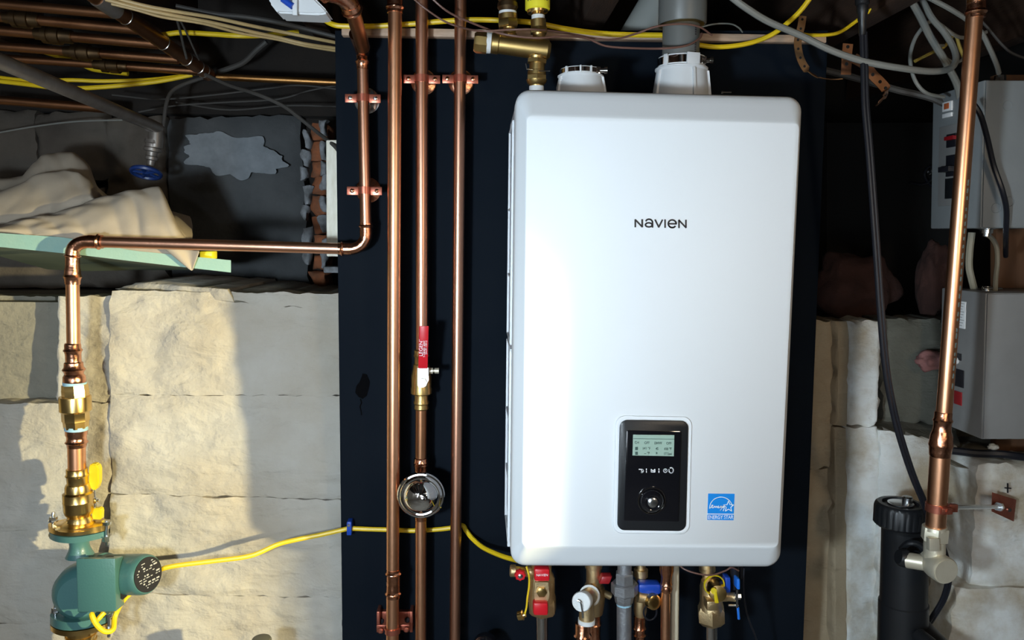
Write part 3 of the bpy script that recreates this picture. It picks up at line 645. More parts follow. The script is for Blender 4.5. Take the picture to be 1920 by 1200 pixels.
# vertical runs
t = thing('copper_riser', 'brightest and widest vertical copper pipe nearest the panel left edge', 'pipe', V(737, 1200, 1.45))
straight(t, 741, -40, 734, 1680, 1.45, 25, copper)
mb = MB(); coupling(mb, V(740.5, -30, 1.45), V(740.5, 24, 1.45), S(12.5, 1.45)); mb.build('coupling', copperF, t)
mb = MB(); coupling(mb, V(737.5, 1067, 1.45), V(737, 1120, 1.45), S(12, 1.45)); mb.build('coupling', copperF, t)
t = thing('copper_riser', 'dull copper pipe carrying the red handled valve, middle of the three risers', 'pipe', V(789, 1200, 1.47))
straight(t, 791, -40, 791, 680, 1.47, 23, copperA); straight(t, 790, 735, 789, 880, 1.47, 22, copperB); straight(t, 789, 960, 788.5, 1680, 1.47, 21.5, copper)
mb = MB(); mb.px(789, 858, 789, 905, 1.47, [(858, 11), (859, 12.5), (864, 12.5), (867, 14), (870, 12.5), (872, 14), (875, 12.5), (885, 12), (905, 12)], 24); mb.build('coupling', copperF, t)
mb = MB(); mb.px(789, 885, 789, 975, 1.47, [(885, 11.5), (900, 14), (950, 14), (975, 11.5)], 24); mb.lathe(V(790, 927, 1.47), (0, -1, 0), [(0, .016), (.030, .016)], 20); mb.build('tee', copperF, t)
t = thing('copper_riser', 'reddish copper pipe standing nearest to the boiler, right of the three risers', 'pipe', V(857, 1200, 1.47))
straight(t, 864, -40, 848.5, 1680, 1.47, 21.5, copperA)
# ball valve with red lever
t = thing('ball_valve', 'brass ball valve with red lever on the middle copper riser', 'valve', V(790, 765, 1.47))
mb = MB(); mb.px(790, 655, 790, 770, 1.47, [(655, 12), (657, 13.5), (664, 13.5), (667, 15), (670, 13), (682, 13), (683, 15), (690, 16), (700, 18), (705, 19), (725, 19), (728, 20), (737, 20), (739, 17), (740, 13), (750, 13), (753, 14.5), (756, 14.5), (758, 13), (766, 13.5), (768, 12)], 28); mb.build('valve_body', brassd, t)
mb = MB(); mb.lathe(V(790, 695, 1.455), (1, 0, 0), [(0, .006), (S(22, 1.455), .006), (S(22, 1.455), .003), (S(25, 1.455), .003), (S(25, 1.455), .0055), (S(33, 1.455), .0055)], 12); mb.build('drain_cap', brassp, t)
mb = MB(); mb.hexa([V(783, 690, 1.435), V(803, 690, 1.435), V(803, 703, 1.435), V(783, 703, 1.435)], [V(783, 690, 1.437), V(803, 690, 1.437), V(803, 703, 1.437), V(783, 703, 1.437)])
mb.poly([(783, 702), (803, 702), (804, 712), (800, 720), (793, 725), (786, 728), (783, 722)], 1.438, .003); mb.lathe(V(793, 716, 1.45), (0, -1, 0), [(0, .008), (.014, .008)], 16); lvr = mb.build('lever_arm', steel, t)
mb = MB(); mb.lathe(V(793, 716, 1.438), (0, -1, 0), [(0, S(8, 1.44)), (.004, S(8, 1.44))], 6); mb.lathe(V(793, 716, 1.434), (0, -1, 0), [(0, .0035), (.003, .0035)], 10); mb.build('lever_nut', brassp, t)
mb = MB(); mb.hexa([V(786, 611, 1.412), V(804, 611, 1.412), V(802, 691, 1.430), V(784, 691, 1.430)], [V(786, 611, 1.418), V(804, 611, 1.418), V(802, 691, 1.436), V(784, 691, 1.436)], .002); rg = mb.build('lever_grip', red, t, 'red plastic lever grip with white print')
text('LEGEND', 789.5, 650, 1.4185, 7, wink, rg, 'grip_lettering', rotz=90, sx=1.0)
for i, (s, x) in enumerate((('T-1004NL 600WOG', 795.5), ('3/4 IPS 150 LBS', 799.5))): text(s, x, 650, 1.4185, 3.6, wink, rg, 'grip_lettering', rotz=90, sx=.95)
# chrome dome
t = thing('air_vent', 'round polished chrome dome on the middle copper riser', 'vent', V(790, 927, 1.44))
s = S(1, 1.40); mb = MB(); c = V(790, 926, 1.44)
mb.lathe(c, (0, -1, -.02), [(-.01, 20*s), (0, 45*s), (.004, 47*s), (.009, 47*s), (.0115, 45*s), (.012, 42*s), (.014, 41*s), (.016, 38*s), (.0155, 35*s), (.020, 33*s), (.027, 28*s), (.033, 21*s), (.0365, 13*s), (.0375, 7*s), (.038, 2*s)], 56); mb.build('dome', chrome, t)
mb = MB(); mb.lathe(V(793, 935, 1.405), (0, -1, 0), [(0, 11*s), (.004, 11*s), (.005, 9*s), (.0055, 6*s), (.008, 5*s), (.0085, 2*s)], 28); mb.build('vent_tip', chrome, t)
# split ring hangers
hanger(681, 184, 1.47, 20.5, 'copper coloured hanger on the left drop pipe just under its top fitting', True)
hanger(684, 357, 1.47, 20.5, 'copper coloured hanger on the left drop pipe just above the lower elbow')
hanger(791, 148, 1.47, 23, 'copper coloured hanger on the middle riser level with the boiler top')
hanger(863, 148, 1.47, 21.5, 'copper coloured hanger on the riser nearest the boiler, level with its top')
# standoff clamp at the bottom of the bright riser
t = thing('pipe_clamp', 'copper plated two hole clamp holding the foot of the widest riser', 'clamp', V(740, 1187, 1.519))
mb = MB(); mb.pbox(706, 1147, 774, 1176, 1.508, 1.5195, .001); 
for x in (709, 771): mb.pbox(x-3, 1147, x+3, 1186, 1.49, 1.52, .001)
mb.build('back_plate', copperpl, t)
mb = MB(); c = V(736, 1181, 1.45); rr_ = S(12.5, 1.45)
mb.lathe(c-Vector((0, 0, .0055)), (0, 0, 1), [(0, rr_+.0002), (0, rr_+.0028), (.011, rr_+.0028), (.011, rr_+.0002)], 28)
for s in (-1, 1): mb.box(c+Vector((s*(rr_+.010), .010, 0)), (.020, .003, .011), .0008)
mb.tube([c+Vector((0, rr_, 0)), Vector((c.x, 1.51, c.z))], .005, 10); mb.build('clamp_ring', copperpl, t)
for x, y, YY in ((715, 1164, 1.507), (764, 1162, 1.507), (714, 1182, 1.455), (762, 1180, 1.455)):
    mb = MB(); mb.lathe(V(x, y, YY), (0, -1, 0), [(0, .0058), (.003, .0055), (.005, .003)], 12); mb.build('screw', copperpl if YY < 1.5 else ink, t)

# ---------------------------------------------------------------- brass above boiler
t = thing('brass_manifold', 'horizontal brass tee manifold with end plug above the boiler left corner', 'fitting', V(1004, 170, 1.36))
mb = MB(); mb.px(890, 79, 935, 84, 1.38, [(889, 16), (894, 19), (913, 19), (914, 17)], 8, .39); mb.build('end_plug', brassd, t)
mb = MB(); mb.px(912, 80, 922, 81, 1.38, [(912, 17.5), (913, 18.5), (921, 18)], 28); mb.build('thread_tape', ptape, t, 'white thread tape')
mb = MB(); mb.px(918, 80, 1032, 95, 1.38, [(918, 17), (922, 17), (923, 18.5), (934, 18.5), (936, 17), (1010, 18.5), (1026, 18.5), (1032, 12)], 32)
mb.px(1007, 90, 1006, 113, 1.38, [(90, 10), (98, 11), (106, 16), (113, 14)], 24); mb.px(956, 83, 956, 55, 1.38, [(83, 12), (55, 11)], 20); mb.px(1011, 83, 1011, 58, 1.38, [(83, 12), (58, 11)], 20); mb.build('tee_body', brassd, t)
mb = MB(); mb.px(1007, 111, 1006, 122, 1.38, [(111, 18), (112, 19), (119, 19)], 6); mb.px(1007, 119, 1006, 144, 1.38, [(119, 14), (132, 14.5), (133, 16.5), (141, 17), (144, 13)], 28); mb.px(1006, 142, 1006, 154, 1.38, [(142, 19), (152, 19)], 6)
mb.px(1006, 150, 1006, 166, 1.38, [(150, 19), (156, 17), (160, 13), (166, 12)], 24); mb.build('union', brassd, t)
mb = MB(); mb.tube([V(986, 119, 1.365), V(988, 130, 1.365), V(1000, 131, 1.36)], .0009, 6); mb.tube([V(1010, 133, 1.36), V(1031, 133, 1.365)], .0009, 6); mb.build('retaining_clip', steel, t)
mb = MB(); mb.px(1006, 162, 1006, 172, 1.38, [(162, 13.5), (172, 13.5)], 24); mb.build('seal_ring', whitepl, t)
t = thing('union_valve', 'corroded brass union rising into the joists left of the yellow labelled valve', 'valve', V(951, 58, 1.38))
mb = MB(); mb.px(951, -30, 953, 70, 1.38, [(-30, 22), (-10, 21), (0, 17), (3, 15), (6, 18), (14, 19), (22, 14), (24, 16)], 24); mb.build('upper_body', brassdk, t)
mb = MB(); mb.px(952, 22, 952, 28, 1.38, [(22, 16), (28, 16)], 20); mb.build('thread_tape', ptape, t)
mb = MB(); mb.px(952, 27, 953, 52, 1.38, [(27, 17), (37, 17), (38, 15)], 28); mb.px(952, 38, 953, 52, 1.38, [(38, 18), (40, 19.5), (50, 19.5), (52, 17)], 6); mb.px(954, 50, 956, 66, 1.38, [(50, 11), (58, 9), (66, 13)], 20); mb.build('union_nut', brassd, t)
t = thing('relief_valve', 'yellow labelled brass valve rising into the joists above the manifold', 'valve', V(1008, 60, 1.38))
mb = MB(); mb.px(1008, -40, 1008, 20, 1.38, [(-40, 22.5), (18, 22.5), (20, 20)], 36); lb = mb.build('label_sleeve', yellowb, t, 'yellow label sleeve with small print')
for i, s_ in enumerate(('WARNING', 'pressure relief', 'do not remove')):
    pass
mb = MB(); random.seed(8)
for yy in (5,):
    for k in range(9): mb.box(V(990+k*4.2, yy, 1.38)+Vector((0, -math.sqrt(max(1e-6, S(22.6, 1.38)**2-S((990+k*4.2-1008), 1.38)**2)), 0)), (.0028, .0012, .0022))
mb.build('label_print', ink, lb, smooth=False)
mb = MB(); mb.px(1008, 18, 1009, 32, 1.38, [(18, 20), (24, 19), (25, 11), (32, 11)], 24); mb.build('neck', brass, t)
mb = MB(); mb.px(1009, 29, 1009, 38, 1.38, [(29, 12), (38, 12)], 24); mb.build('thread_tape', ptape, t)
mb = MB(); mb.px(1009, 37, 1010, 54, 1.38, [(37, 14), (53, 14)], 28); mb.px(1010, 52, 1010, 66, 1.38, [(52, 16), (55, 17), (63, 16.5)], 6); mb.px(1010, 62, 1011, 72, 1.38, [(62, 12), (72, 10)], 20); mb.build('union_nut', brassd, t)

# ---------------------------------------------------------------- cables
def cable(name, label, pts, wpx, m, cat='cable', group=None, seg=8, flat=1.0, n=8):
    P = spline([V(*p) for p in pts], n); Ym = sum(p[2] for p in pts)/len(pts)
    mb = MB(); mb.tube(P, S(wpx/2, Ym), seg, flat); return tag(mb.build(name, m), label, cat, group)
cable('power_cable', 'yellow cable from the green pump across to the boiler underside', [(196, 1148, 1.42), (178, 1165, 1.41), (172, 1152, 1.405), (180, 1170, 1.40), (196, 1184, 1.40), (212, 1180, 1.41), (216, 1155, 1.43), (232, 1125, 1.44), (262, 1098, 1.46), (290, 1074, 1.468), (322, 1062, 1.47), (400, 1052, 1.48), (470, 1042, 1.49), (520, 1021, 1.50), (560, 1011, 1.50), (600, 1003, 1.505), (640, 994, 1.508), (656, 991, 1.51), (690, 992, 1.51), (725, 993, 1.51), (775, 995, 1.51), (815, 993, 1.51), (843, 990, 1.51), (866, 985, 1.51), (874, 995, 1.508), (885, 1009, 1.50), (905, 1026, 1.48), (935, 1040, 1.44), (960, 1048, 1.40), (980, 1052, 1.36), (1000, 1050, 1.34)], 9.5, yellow)
mb = MB(); mb.pbox(650, 979, 659, 1004, 1.496, 1.520, .0015); cl = mb.build('cable_staple', blue); tag(cl, 'small blue staple pinning the yellow cable to the panel edge', 'staple')
mb = MB(); mb.lathe(V(654, 985, 1.496), (0, -1, 0), [(0, .003), (.001, .003)], 8); mb.build('nail_head', steel, cl)
Yc = 1.44
cable('yellow_cable', 'yellow cable running behind the risers along the panel head', [(560, 8, 1.5), (600, 32, 1.5), (625, 46, 1.49), (650, 49, 1.49), (700, 49, 1.49), (770, 45, 1.49), (830, 40, 1.49), (880, 37, 1.49), (935, 38, 1.49), (975, 40, 1.46), (1010, 44, 1.45), (1060, 54, 1.46), (1120, 62, 1.48), (1180, 65, 1.48), (1245, 66, 1.48)], 9.5, yellow)
cable('yellow_cable', 'yellow cable curving up to the joist right of the exhaust pipe', [(1300, 80, 1.46), (1315, 85, 1.46), (1350, 88, 1.46), (1400, 82, 1.46), (1445, 66, 1.45), (1480, 40, 1.42), (1505, 15, 1.40), (1530, -20, 1.38)], 9, yellow)
cable('yellow_cable', 'thin yellow cable passing behind the black plug at upper right', [(1490, 62, 1.50), (1525, 66, 1.50), (1570, 62, 1.50), (1605, 40, 1.50), (1640, 14, 1.48), (1670, 3, 1.48), (1715, 2, 1.48), (1745, -20, 1.48)], 6.5, yellow)
cable('thermostat_wire', 'brown wire crossing the risers and dipping under the brass manifold', [(765, -12, 1.40), (795, 14, 1.40), (830, 38, 1.41), (860, 50, 1.41), (900, 58, 1.345), (950, 56, 1.345), (1000, 55, 1.35), (1050, 60, 1.40), (1110, 71, 1.42), (1150, 74, 1.40), (1190, 64, 1.36), (1230, 50, 1.345), (1275, 45, 1.345), (1310, 50, 1.35), (1335, 66, 1.37)], 3.6, browncab, 'wire')
cable('thermostat_wire', 'brown wire looping lowest in front of the grey exhaust pipe', [(800, -12, 1.41), (840, 22, 1.41), (890, 45, 1.38), (940, 63, 1.345), (1000, 71, 1.345), (1060, 68, 1.37), (1100, 72, 1.40), (1135, 86, 1.40), (1180, 90, 1.39), (1240, 91, 1.345), (1285, 86, 1.345), (1310, 73, 1.36), (1316, 63, 1.37)], 4.0, browncab, 'wire')
cable('thermostat_wire', 'short beige wire arching right of the exhaust pipe', [(1310, 52, 1.40), (1340, 45, 1.42), (1370, 45, 1.44), (1385, 52, 1.45), (1392, 60, 1.46)], 3, greycab, 'wire')
cable('grey_cable', 'long grey cable sagging from the ceiling centre to the right loop', [(1360, -15, 1.32), (1395, 12, 1.32), (1440, 40, 1.33), (1500, 66, 1.34), (1560, 95, 1.34), (1620, 115, 1.34), (1690, 128, 1.34), (1750, 134, 1.36), (1782, 128, 1.38), (1792, 112, 1.40), (1788, 90, 1.42), (1770, 60, 1.44), (1745, 30, 1.46), (1720, -20, 1.48)], 12, greycab, seg=10)
cable('grey_cable', 'straight dark grey cable sloping down to the upper electrical box', [(1700, -15, 1.44), (1725, 30, 1.46), (1745, 70, 1.48), (1775, 120, 1.50), (1795, 160, 1.52), (1802, 200, 1.54)], 13, greycab, seg=10)
cable('grey_cable', 'pale cable making a round loop left of the upper box', [(1850, 60, 1.5), (1800, 70, 1.5), (1750, 40, 1.5), (1722, 62, 1.5), (1708, 95, 1.5), (1708, 125, 1.5), (1718, 155, 1.5), (1738, 175, 1.5), (1770, 182, 1.52)], 7, greycab)
cable('grey_cable', 'beige cable curving down into the top of the upper box', [(1730, -10, 1.46), (1790, 22, 1.46), (1835, 55, 1.47), (1855, 90, 1.48), (1868, 120, 1.49), (1873, 138, 1.50)], 9, greycab)
cable('grey_cable', 'thin cable crossing the top right corner behind the copper pipe', [(1820, 20, 1.6), (1850, 50, 1.6), (1880, 85, 1.6), (1905, 103, 1.6), (1960, 120, 1.6)], 5, greydk)
cable('grey_cable', 'dark cable low across the gap between panel and upper box', [(1540, 130, 1.62), (1600, 145, 1.62), (1680, 168, 1.62), (1740, 182, 1.6), (1772, 195, 1.58)], 13, greydk)
cable('yellow_cable', 'short yellow cable behind the loops at upper right', [(1715, 115, 1.56), (1745, 100, 1.56), (1770, 88, 1.56), (1790, 66, 1.56), (1800, 90, 1.56), (1815, 130, 1.56)], 6, mat('yellow_cable_dusty', (.38, .27, .05), .6))
cable('grey_cable', 'thin pale cable bridging the loops beside the right copper pipe', [(1770, 85, 1.53), (1755, 88, 1.53), (1775, 110, 1.54), (1800, 115, 1.55), (1830, 75, 1.55)], 5, greycab)
# top left cables
cream_g = 'cream cables fanning across the top left joists'
cable('cream_cable', 'cream cable uppermost of the bundle crossing the top left joists', [(190, -12, 1.52), (260, 8, 1.54), (320, 20, 1.56), (400, 33, 1.6), (470, 48, 1.64), (530, 60, 1.68), (580, 70, 1.7), (640, 82, 1.74)], 6.5, cream)
cable('cream_cable', 'cream cable second from top in the bundle crossing the top left joists', [(180, -6, 1.52), (255, 14, 1.54), (315, 27, 1.56), (395, 42, 1.6), (460, 57, 1.64), (520, 70, 1.68), (576, 83, 1.7), (640, 92, 1.74)], 6.5, cream)
cable('cream_cable', 'cream cable lowest of the bundle crossing the top left joists', [(170, -2, 1.53), (250, 17, 1.55), (305, 32, 1.57), (380, 44, 1.6), (450, 62, 1.65), (520, 74, 1.69), (572, 86, 1.71), (640, 97, 1.75)], 5, cream)
cable('grey_cable', 'flat grey cable lying above the cream bundle at top left', [(330, 12, 1.6), (400, 26, 1.62), (460, 32, 1.64), (520, 42, 1.66), (570, 54, 1.7), (640, 72, 1.72)], 12, greydk, flat=.7)
cable('yellow_cable', 'yellow cable passing under the cream bundle at top left', [(290, 68, 1.72), (320, 63, 1.72), (345, 61, 1.72), (400, 64, 1.72), (450, 67, 1.72), (500, 66, 1.74), (560, 60, 1.76)], 9, yellow)
cable('yellow_cable', 'upper yellow cable of the pair below the copper branches at far left', [(-20, 143, 1.80), (60, 152, 1.80), (130, 150, 1.80), (190, 152, 1.82), (270, 150, 1.84), (330, 144, 1.84), (370, 137, 1.86)], 7, yellow)
cable('yellow_cable', 'lower yellow cable of the pair below the copper branches at far left', [(-20, 150, 1.79), (50, 158, 1.79), (110, 165, 1.79), (160, 165, 1.79), (230, 160, 1.80), (300, 152, 1.82), (360, 140, 1.84)], 8, yellow)
cable('yellow_cable', 'yellow cable showing between the two lowest copper branches at far left', [(60, 90, 1.93), (100, 102, 1.93), (140, 113, 1.93), (170, 128, 1.93), (200, 133, 1.93), (240, 138, 1.93)], 9, yellow)
cable('grey_cable', 'grey cable running down to the white window jamb', [(385, 140, 1.80), (430, 160, 1.76), (480, 176, 1.70), (530, 198, 1.68), (565, 224, 1.66), (595, 248, 1.64), (625, 272, 1.58), (640, 290, 1.56)], 7, greydk)
for k, (pts, lab) in enumerate([([(210, 178, 1.9), (300, 186, 1.9), (400, 178, 1.9), (500, 166, 1.9), (560, 160, 1.9), (640, 168, 1.9)], 'thin dark wire highest in the dark gap above the grey stone'),
   ([(260, 210, 1.9), (330, 198, 1.9), (420, 192, 1.9), (520, 186, 1.9), (580, 170, 1.9), (640, 158, 1.9)], 'thin dark wire rising right above the grey stone'), ([(330, 192, 1.92), (430, 206, 1.92), (540, 198, 1.92), (640, 200, 1.92)], 'thin dark wire lowest above the grey stone'),
   ([(-20, 252, 1.9), (60, 238, 1.9), (140, 228, 1.9), (230, 225, 1.9)], 'thin pale wire crossing the brown stones at far left')]):
    cable('wire', lab, pts, 3, greydk if k < 3 else greycab, 'wire', seg=6)
cable('wire', 'thin grey wire hanging between the cream bundle and the copper main', [(330, 30, 1.62), (338, 60, 1.66), (345, 90, 1.70), (350, 110, 1.72)], 4.5, greydk, 'wire')
cable('wire', 'thin grey wire slanting to the end of the copper main', [(335, 32, 1.62), (350, 62, 1.66), (365, 95, 1.70), (373, 112, 1.74)], 3.5, greydk, 'wire')
mb = MB(); mb.tube(spline([V(500, 78, 1.85), V(480, 95, 1.86), V(455, 118, 1.88), V(410, 135, 1.9)], 6), .006, 8); tag(mb.build('wire', greydk), 'dark wire drooping behind the yellow cable at top left', 'wire')

# copper manifold, top left
t = thing('copper_manifold', 'old brown copper main with branch pipes and brass couplings at top left', 'pipe', V(200, 30, 1.6))
a, b = V(120, -48, 1.45), V(392, 140, 1.86); mb = MB(); mb.tube([a, b], S(14.5, 1.5), 24); mp = mb.build('main_pipe', copperB, t)
for f_ in (.36, .62, .80, .90, .95):
    p = a+(b-a)*f_; mb = MB(); mb.lathe(p, b-a, [(0, S(14.6, 1.5)), (.0006, S(15.4, 1.5)), (.0022, S(15.4, 1.5)), (.003, S(14.6, 1.5))], 24); mb.build('solder_ring', solder, mp)
mb = MB(); p = a+(b-a)*.30; mb.lathe(p, b-a, [(-.05, S(16.5, 1.5)), (0, S(16.5, 1.5)), (.003, S(15, 1.5))], 24); mb.build('socket', galv, mp)
for (x0, y0, x1, y1, c0, c1, wd, Y) in ((-40, 4, 226, 27, None, None, 17, 1.60), (-40, 28, 262, 56, 20, 75, 17, 1.64), (-40, 54, 295, 83, 78, 137, 17, 1.70), (-40, 84, 335, 112, 133, 190, 15.5, 1.76), (-40, 106, 372, 134, 188, 240, 14, 1.82)):
    mb = MB(); mb.tube([V(x0, y0, Y), V(x1, y1, Y)], S(wd/2, Y), 20); bp_ = mb.build('branch_pipe', copperB, t)
    if c0:
        yc = lambda x: y0+(y1-y0)*(x-x0)/(x1-x0)
        mb = MB(); mb.px(c0, yc(c0), c1, yc(c1), Y, [(c0-12, wd*.58), (c0, wd*.62), (c0+2, wd*.62), (c0+4, wd*.9), (c0+14, wd*.92), (c0+15, wd*.8), (c0+19, wd*.8), (c0+20, wd*.95), (c0+36, wd*.95), (c0+37, wd*.75), (c0+42, wd*.72), (c1-2, wd*.70), (c1, wd*.6)], 20); mb.build('brass_coupling', brassdk, bp_)
mb = MB(); mb.tube([V(380, 143, 1.88), V(660, 156, 1.88)], S(6, 1.88), 14); tag(mb.build('copper_pipe', mat('copper_orange_dull', (.70, .36, .12), .4, 1, (.3, .14, .05), 10, .8)), 'thin orange copper pipe in the dark gap left of the panel', 'pipe')
mb = MB(); mb.tube([V(-20, 186, 1.9), V(225, 206, 1.9)], S(8, 1.9), 14); tag(mb.build('copper_pipe', copperB), 'brown copper pipe passing behind the slanting grey pipe', 'pipe')
# galvanised branch with hose valve
t = thing('galvanised_pipe', 'grey slanting pipe ending in an elbow above the blue handled valve', 'pipe', V(290, 240, 1.78))
mb = MB(); mb.tube([V(-40, 98, 1.20), V(296, 240, 1.78)], S(14.5, 1.25), 24); mb.build('pipe', galv, t)
mb = MB(); mb.tube([V(280, 234, 1.76), V(292, 238, 1.78), V(292, 262, 1.78), V(291, 276, 1.78)], [S(12, 1.78), S(13, 1.78), S(13, 1.78), S(12, 1.78)], 20); mb.build('elbow', galv, t)
mb = MB(); mb.tube(spline([V(380, 146, 1.86), V(345, 158, 1.84), V(322, 172, 1.82), V(312, 195, 1.8), V(306, 238, 1.785)], 5), S(3.4, 1.8), 10); mb.build('vent_stub', greydk, t)
t = thing('gate_valve', 'small valve with blue wheel handle hanging above the canvas cloth', 'valve', V(288, 262, 1.78))
mb = MB(); mb.px(288, 262, 280, 330, 1.78, [(262, 14), (268, 15), (270, 13), (276, 13), (278, 15), (283, 15), (285, 10), (292, 9), (294, 11), (299, 11), (301, 7), (318, 6), (322, 3)], 12); mb.build('valve_body', galv, t)
mb = MB(); c = V(274, 324, 1.78); ax = Vector((-.05, -.35, -1)).normalized(); u, v = frame(ax); R = S(25, 1.78)
mb.rings([[c+(u*math.cos(a)+v*math.sin(a))*(R+.004*math.cos(b))+ax*.005*math.sin(b) for b in [k*math.pi/3 for k in range(6)]] for a in [k*2*math.pi/20 for k in range(20)]], closed=True)
for k in range(5):
    a = k*2*math.pi/5; mb.tube([c, c+(u*math.cos(a)+v*math.sin(a))*R], .0035, 6)
mb.lathe(c-ax*.004, ax, [(0, .007), (.009, .007)], 10); mb.build('wheel_handle', mat('blue_painted_metal', (.01, .035, .16), .4), t, 'blue wheel handle')
# white plastic fixture at top
t = thing('plastic_fixture', 'white plastic fixture with blue plug at the top edge beside the copper elbow', 'fixture', V(560, 10, 1.35))
mb = MB(); mb.poly([(500, -30), (505, 5), (520, 24), (600, 28), (614, 24), (612, 18), (592, -2), (580, -30)], 1.30, .05); bmesh.ops.bevel(mb.bm, geom=list(mb.bm.edges), offset=.003, segments=2, affect='EDGES'); mb.build('body', whitepl, t)
mb = MB(); mb.tube([V(530, -2, 1.295), V(549, 12, 1.293)], S(6, 1.3), 14); mb.build('plug', blue, t, 'blue plug')
mb = MB(); mb.pbox(548, -10, 557, 28, 1.292, 1.302, .001); mb.build('rib', whitepl, t)

# ---------------------------------------------------------------- foam board and canvas
bd = MB(); NX, NZ = 24, 6
def bpt(x, v, top):
    yf0 = interp([(-80, 432), (0, 437), (120, 445), (250, 470), (433, 488)], x); yf1 = interp([(-80, 459), (0, 463), (150, 478), (250, 490), (433, 511)], x)
    Yq = 1.505+.30*v; p = V(x, yf0 if top else yf1, 1.505)
    drop = (.060-.050*max(0, x)/433)*v
    return Vector((p.x-.105*v*max(0, (x-60)/373), Yq, p.z-drop-(.0 if top else 0)))
G = [[[bd.bm.verts.new(bpt(-80+513*i/NX, j/NZ, top)) for j in range(NZ+1)] for i in range(NX+1)] for top in (True, False)]
for s_ in (0, 1):
    for i in range(NX):
        for j in range(NZ): bd.bm.faces.new((G[s_][i][j], G[s_][i+1][j], G[s_][i+1][j+1], G[s_][i][j+1]))
for i in range(NX):
    for j in (0, NZ): bd.bm.faces.new((G[0][i][j], G[0][i+1][j], G[1][i+1][j], G[1][i][j]))
for j in range(NZ):
    for i in (0, NX): bd.bm.faces.new((G[0][i][j], G[0][i][j+1], G[1][i][j+1], G[1][i][j]))
bo_ = bd.build('foam_board', foam); tag(bo_, 'pale blue green foam board on the ledge under the canvas cloth', 'board')
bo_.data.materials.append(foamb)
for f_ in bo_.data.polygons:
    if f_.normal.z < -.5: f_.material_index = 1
R3 = [(-80, 428), (0, 424), (40, 412), (60, 408), (100, 400), (140, 388), (200, 366), (240, 358), (275, 355), (303, 352), (312, 370), (322, 395), (335, 425), (350, 448), (362, 462)]
Bt = [(-80, 436), (0, 436), (100, 444), (150, 452), (250, 470), (362, 484)]
R2 = [(-80, 372), (0, 363), (35, 350), (65, 331), (120, 321), (150, 326), (170, 338), (179, 362), (200, 384), (240, 392), (300, 400), (330, 402), (362, 432)]
T0 = [(-80, 338), (0, 336), (45, 332), (60, 312), (78, 298), (110, 292), (140, 290), (160, 304), (175, 322), (181, 350), (200, 366), (240, 392), (300, 392), (330, 398), (360, 406), (362, 430)]
bm = bmesh.new(); G = []
NX, NV = 110, 42
for i in range(NX+1):
    x = -80+442*i/NX
    b_, r3, r2, t0 = interp(Bt, x), interp(R3, x), interp(R2, x), interp(T0, x)
    r2 = min(r2, r3+8) if x < 200 else min(r2, r3+25); t0 = min(t0, r2+12)
    ctrl = [V(x, b_, 1.508), V(x+1, b_*.62+r3*.38, 1.512), V(x+2, b_*.15+r3*.85, 1.53), V(x, r3, 1.555), V(x, r3+5, 1.59), V(x, r3*.55+r2*.45+7, 1.60), V(x, r2, 1.64), V(x, r2+5, 1.68), V(x, t0, 1.73), V(x, t0+14, 1.78), V(x, 450, 1.80)]
    P = spline(ctrl, 5); col = []
    for j, p in enumerate(P):
        q = Vector((p.x*10, p.z*26-p.x*4, j*.07))
        n = noise.noise(q)*.008+noise.noise(q*2.6+Vector((4, 0, 0)))*.0035
        ph = (x*.055+j*.22+2.2*noise.noise(Vector((x*.012, j*.1, 1))))
        n += .004*abs(math.sin(ph))
        k_ = 0 if j in (0,) else 1
        col.append(bm.verts.new(p+Vector((noise.noise(q+Vector((9, 9, 0)))*.004, -n*k_, n*.5*k_))))
    G.append(col)
for i in range(NX):
    for j in range(len(G[0])-1): bm.faces.new((G[i][j], G[i+1][j], G[i+1][j+1], G[i][j+1]))
# hanging corner
tri = [[V(312+(k/6)*50+j*(4-k*.2), 468+j*.0+((k/6)*26+j*6 if k < 6 else 34+j)*1.0*(j/5), 1.505-.002*math.sin(k)) for j in range(6)] for k in range(7)]
def cornerp(u, v):
    a = Vector((308, 466)).lerp(Vector((376, 470)), u); b = Vector((361, 509)); q = a.lerp(b, v); return V(q.x, q.y, 1.498-.006*math.sin(u*7)*(1-v))
Gc = [[bm.verts.new(cornerp(i/8, j/8)) for j in range(9)] for i in range(9)]
for i in range(8):
    for j in range(8): bm.faces.new((Gc[i][j], Gc[i+1][j], Gc[i+1][j+1], Gc[i][j+1]))
bmesh.ops.remove_doubles(bm, verts=bm.verts, dist=.0001)
mb = MB(); mb.bm.free(); mb.bm = bm; cv = mb.build('canvas_drop_cloth', canvas, recalc=True, ang=1.6); tag(cv, 'crumpled beige canvas drop cloth heaped on the foam board', 'cloth')
sm = cv.modifiers.new('th', 'SOLIDIFY'); sm.thickness = .002
ss = cv.modifiers.new('ss', 'SUBSURF'); ss.levels = 1; ss.render_levels = 1
# yellow tag behind the horizontal pipe
mb = MB(); mb.pbox(374, 471, 398, 486, 1.54, 1.57, .002); tag(mb.build('tape_measure', yellowb), 'small yellow and black box on the foam board right of the cloth', 'box')

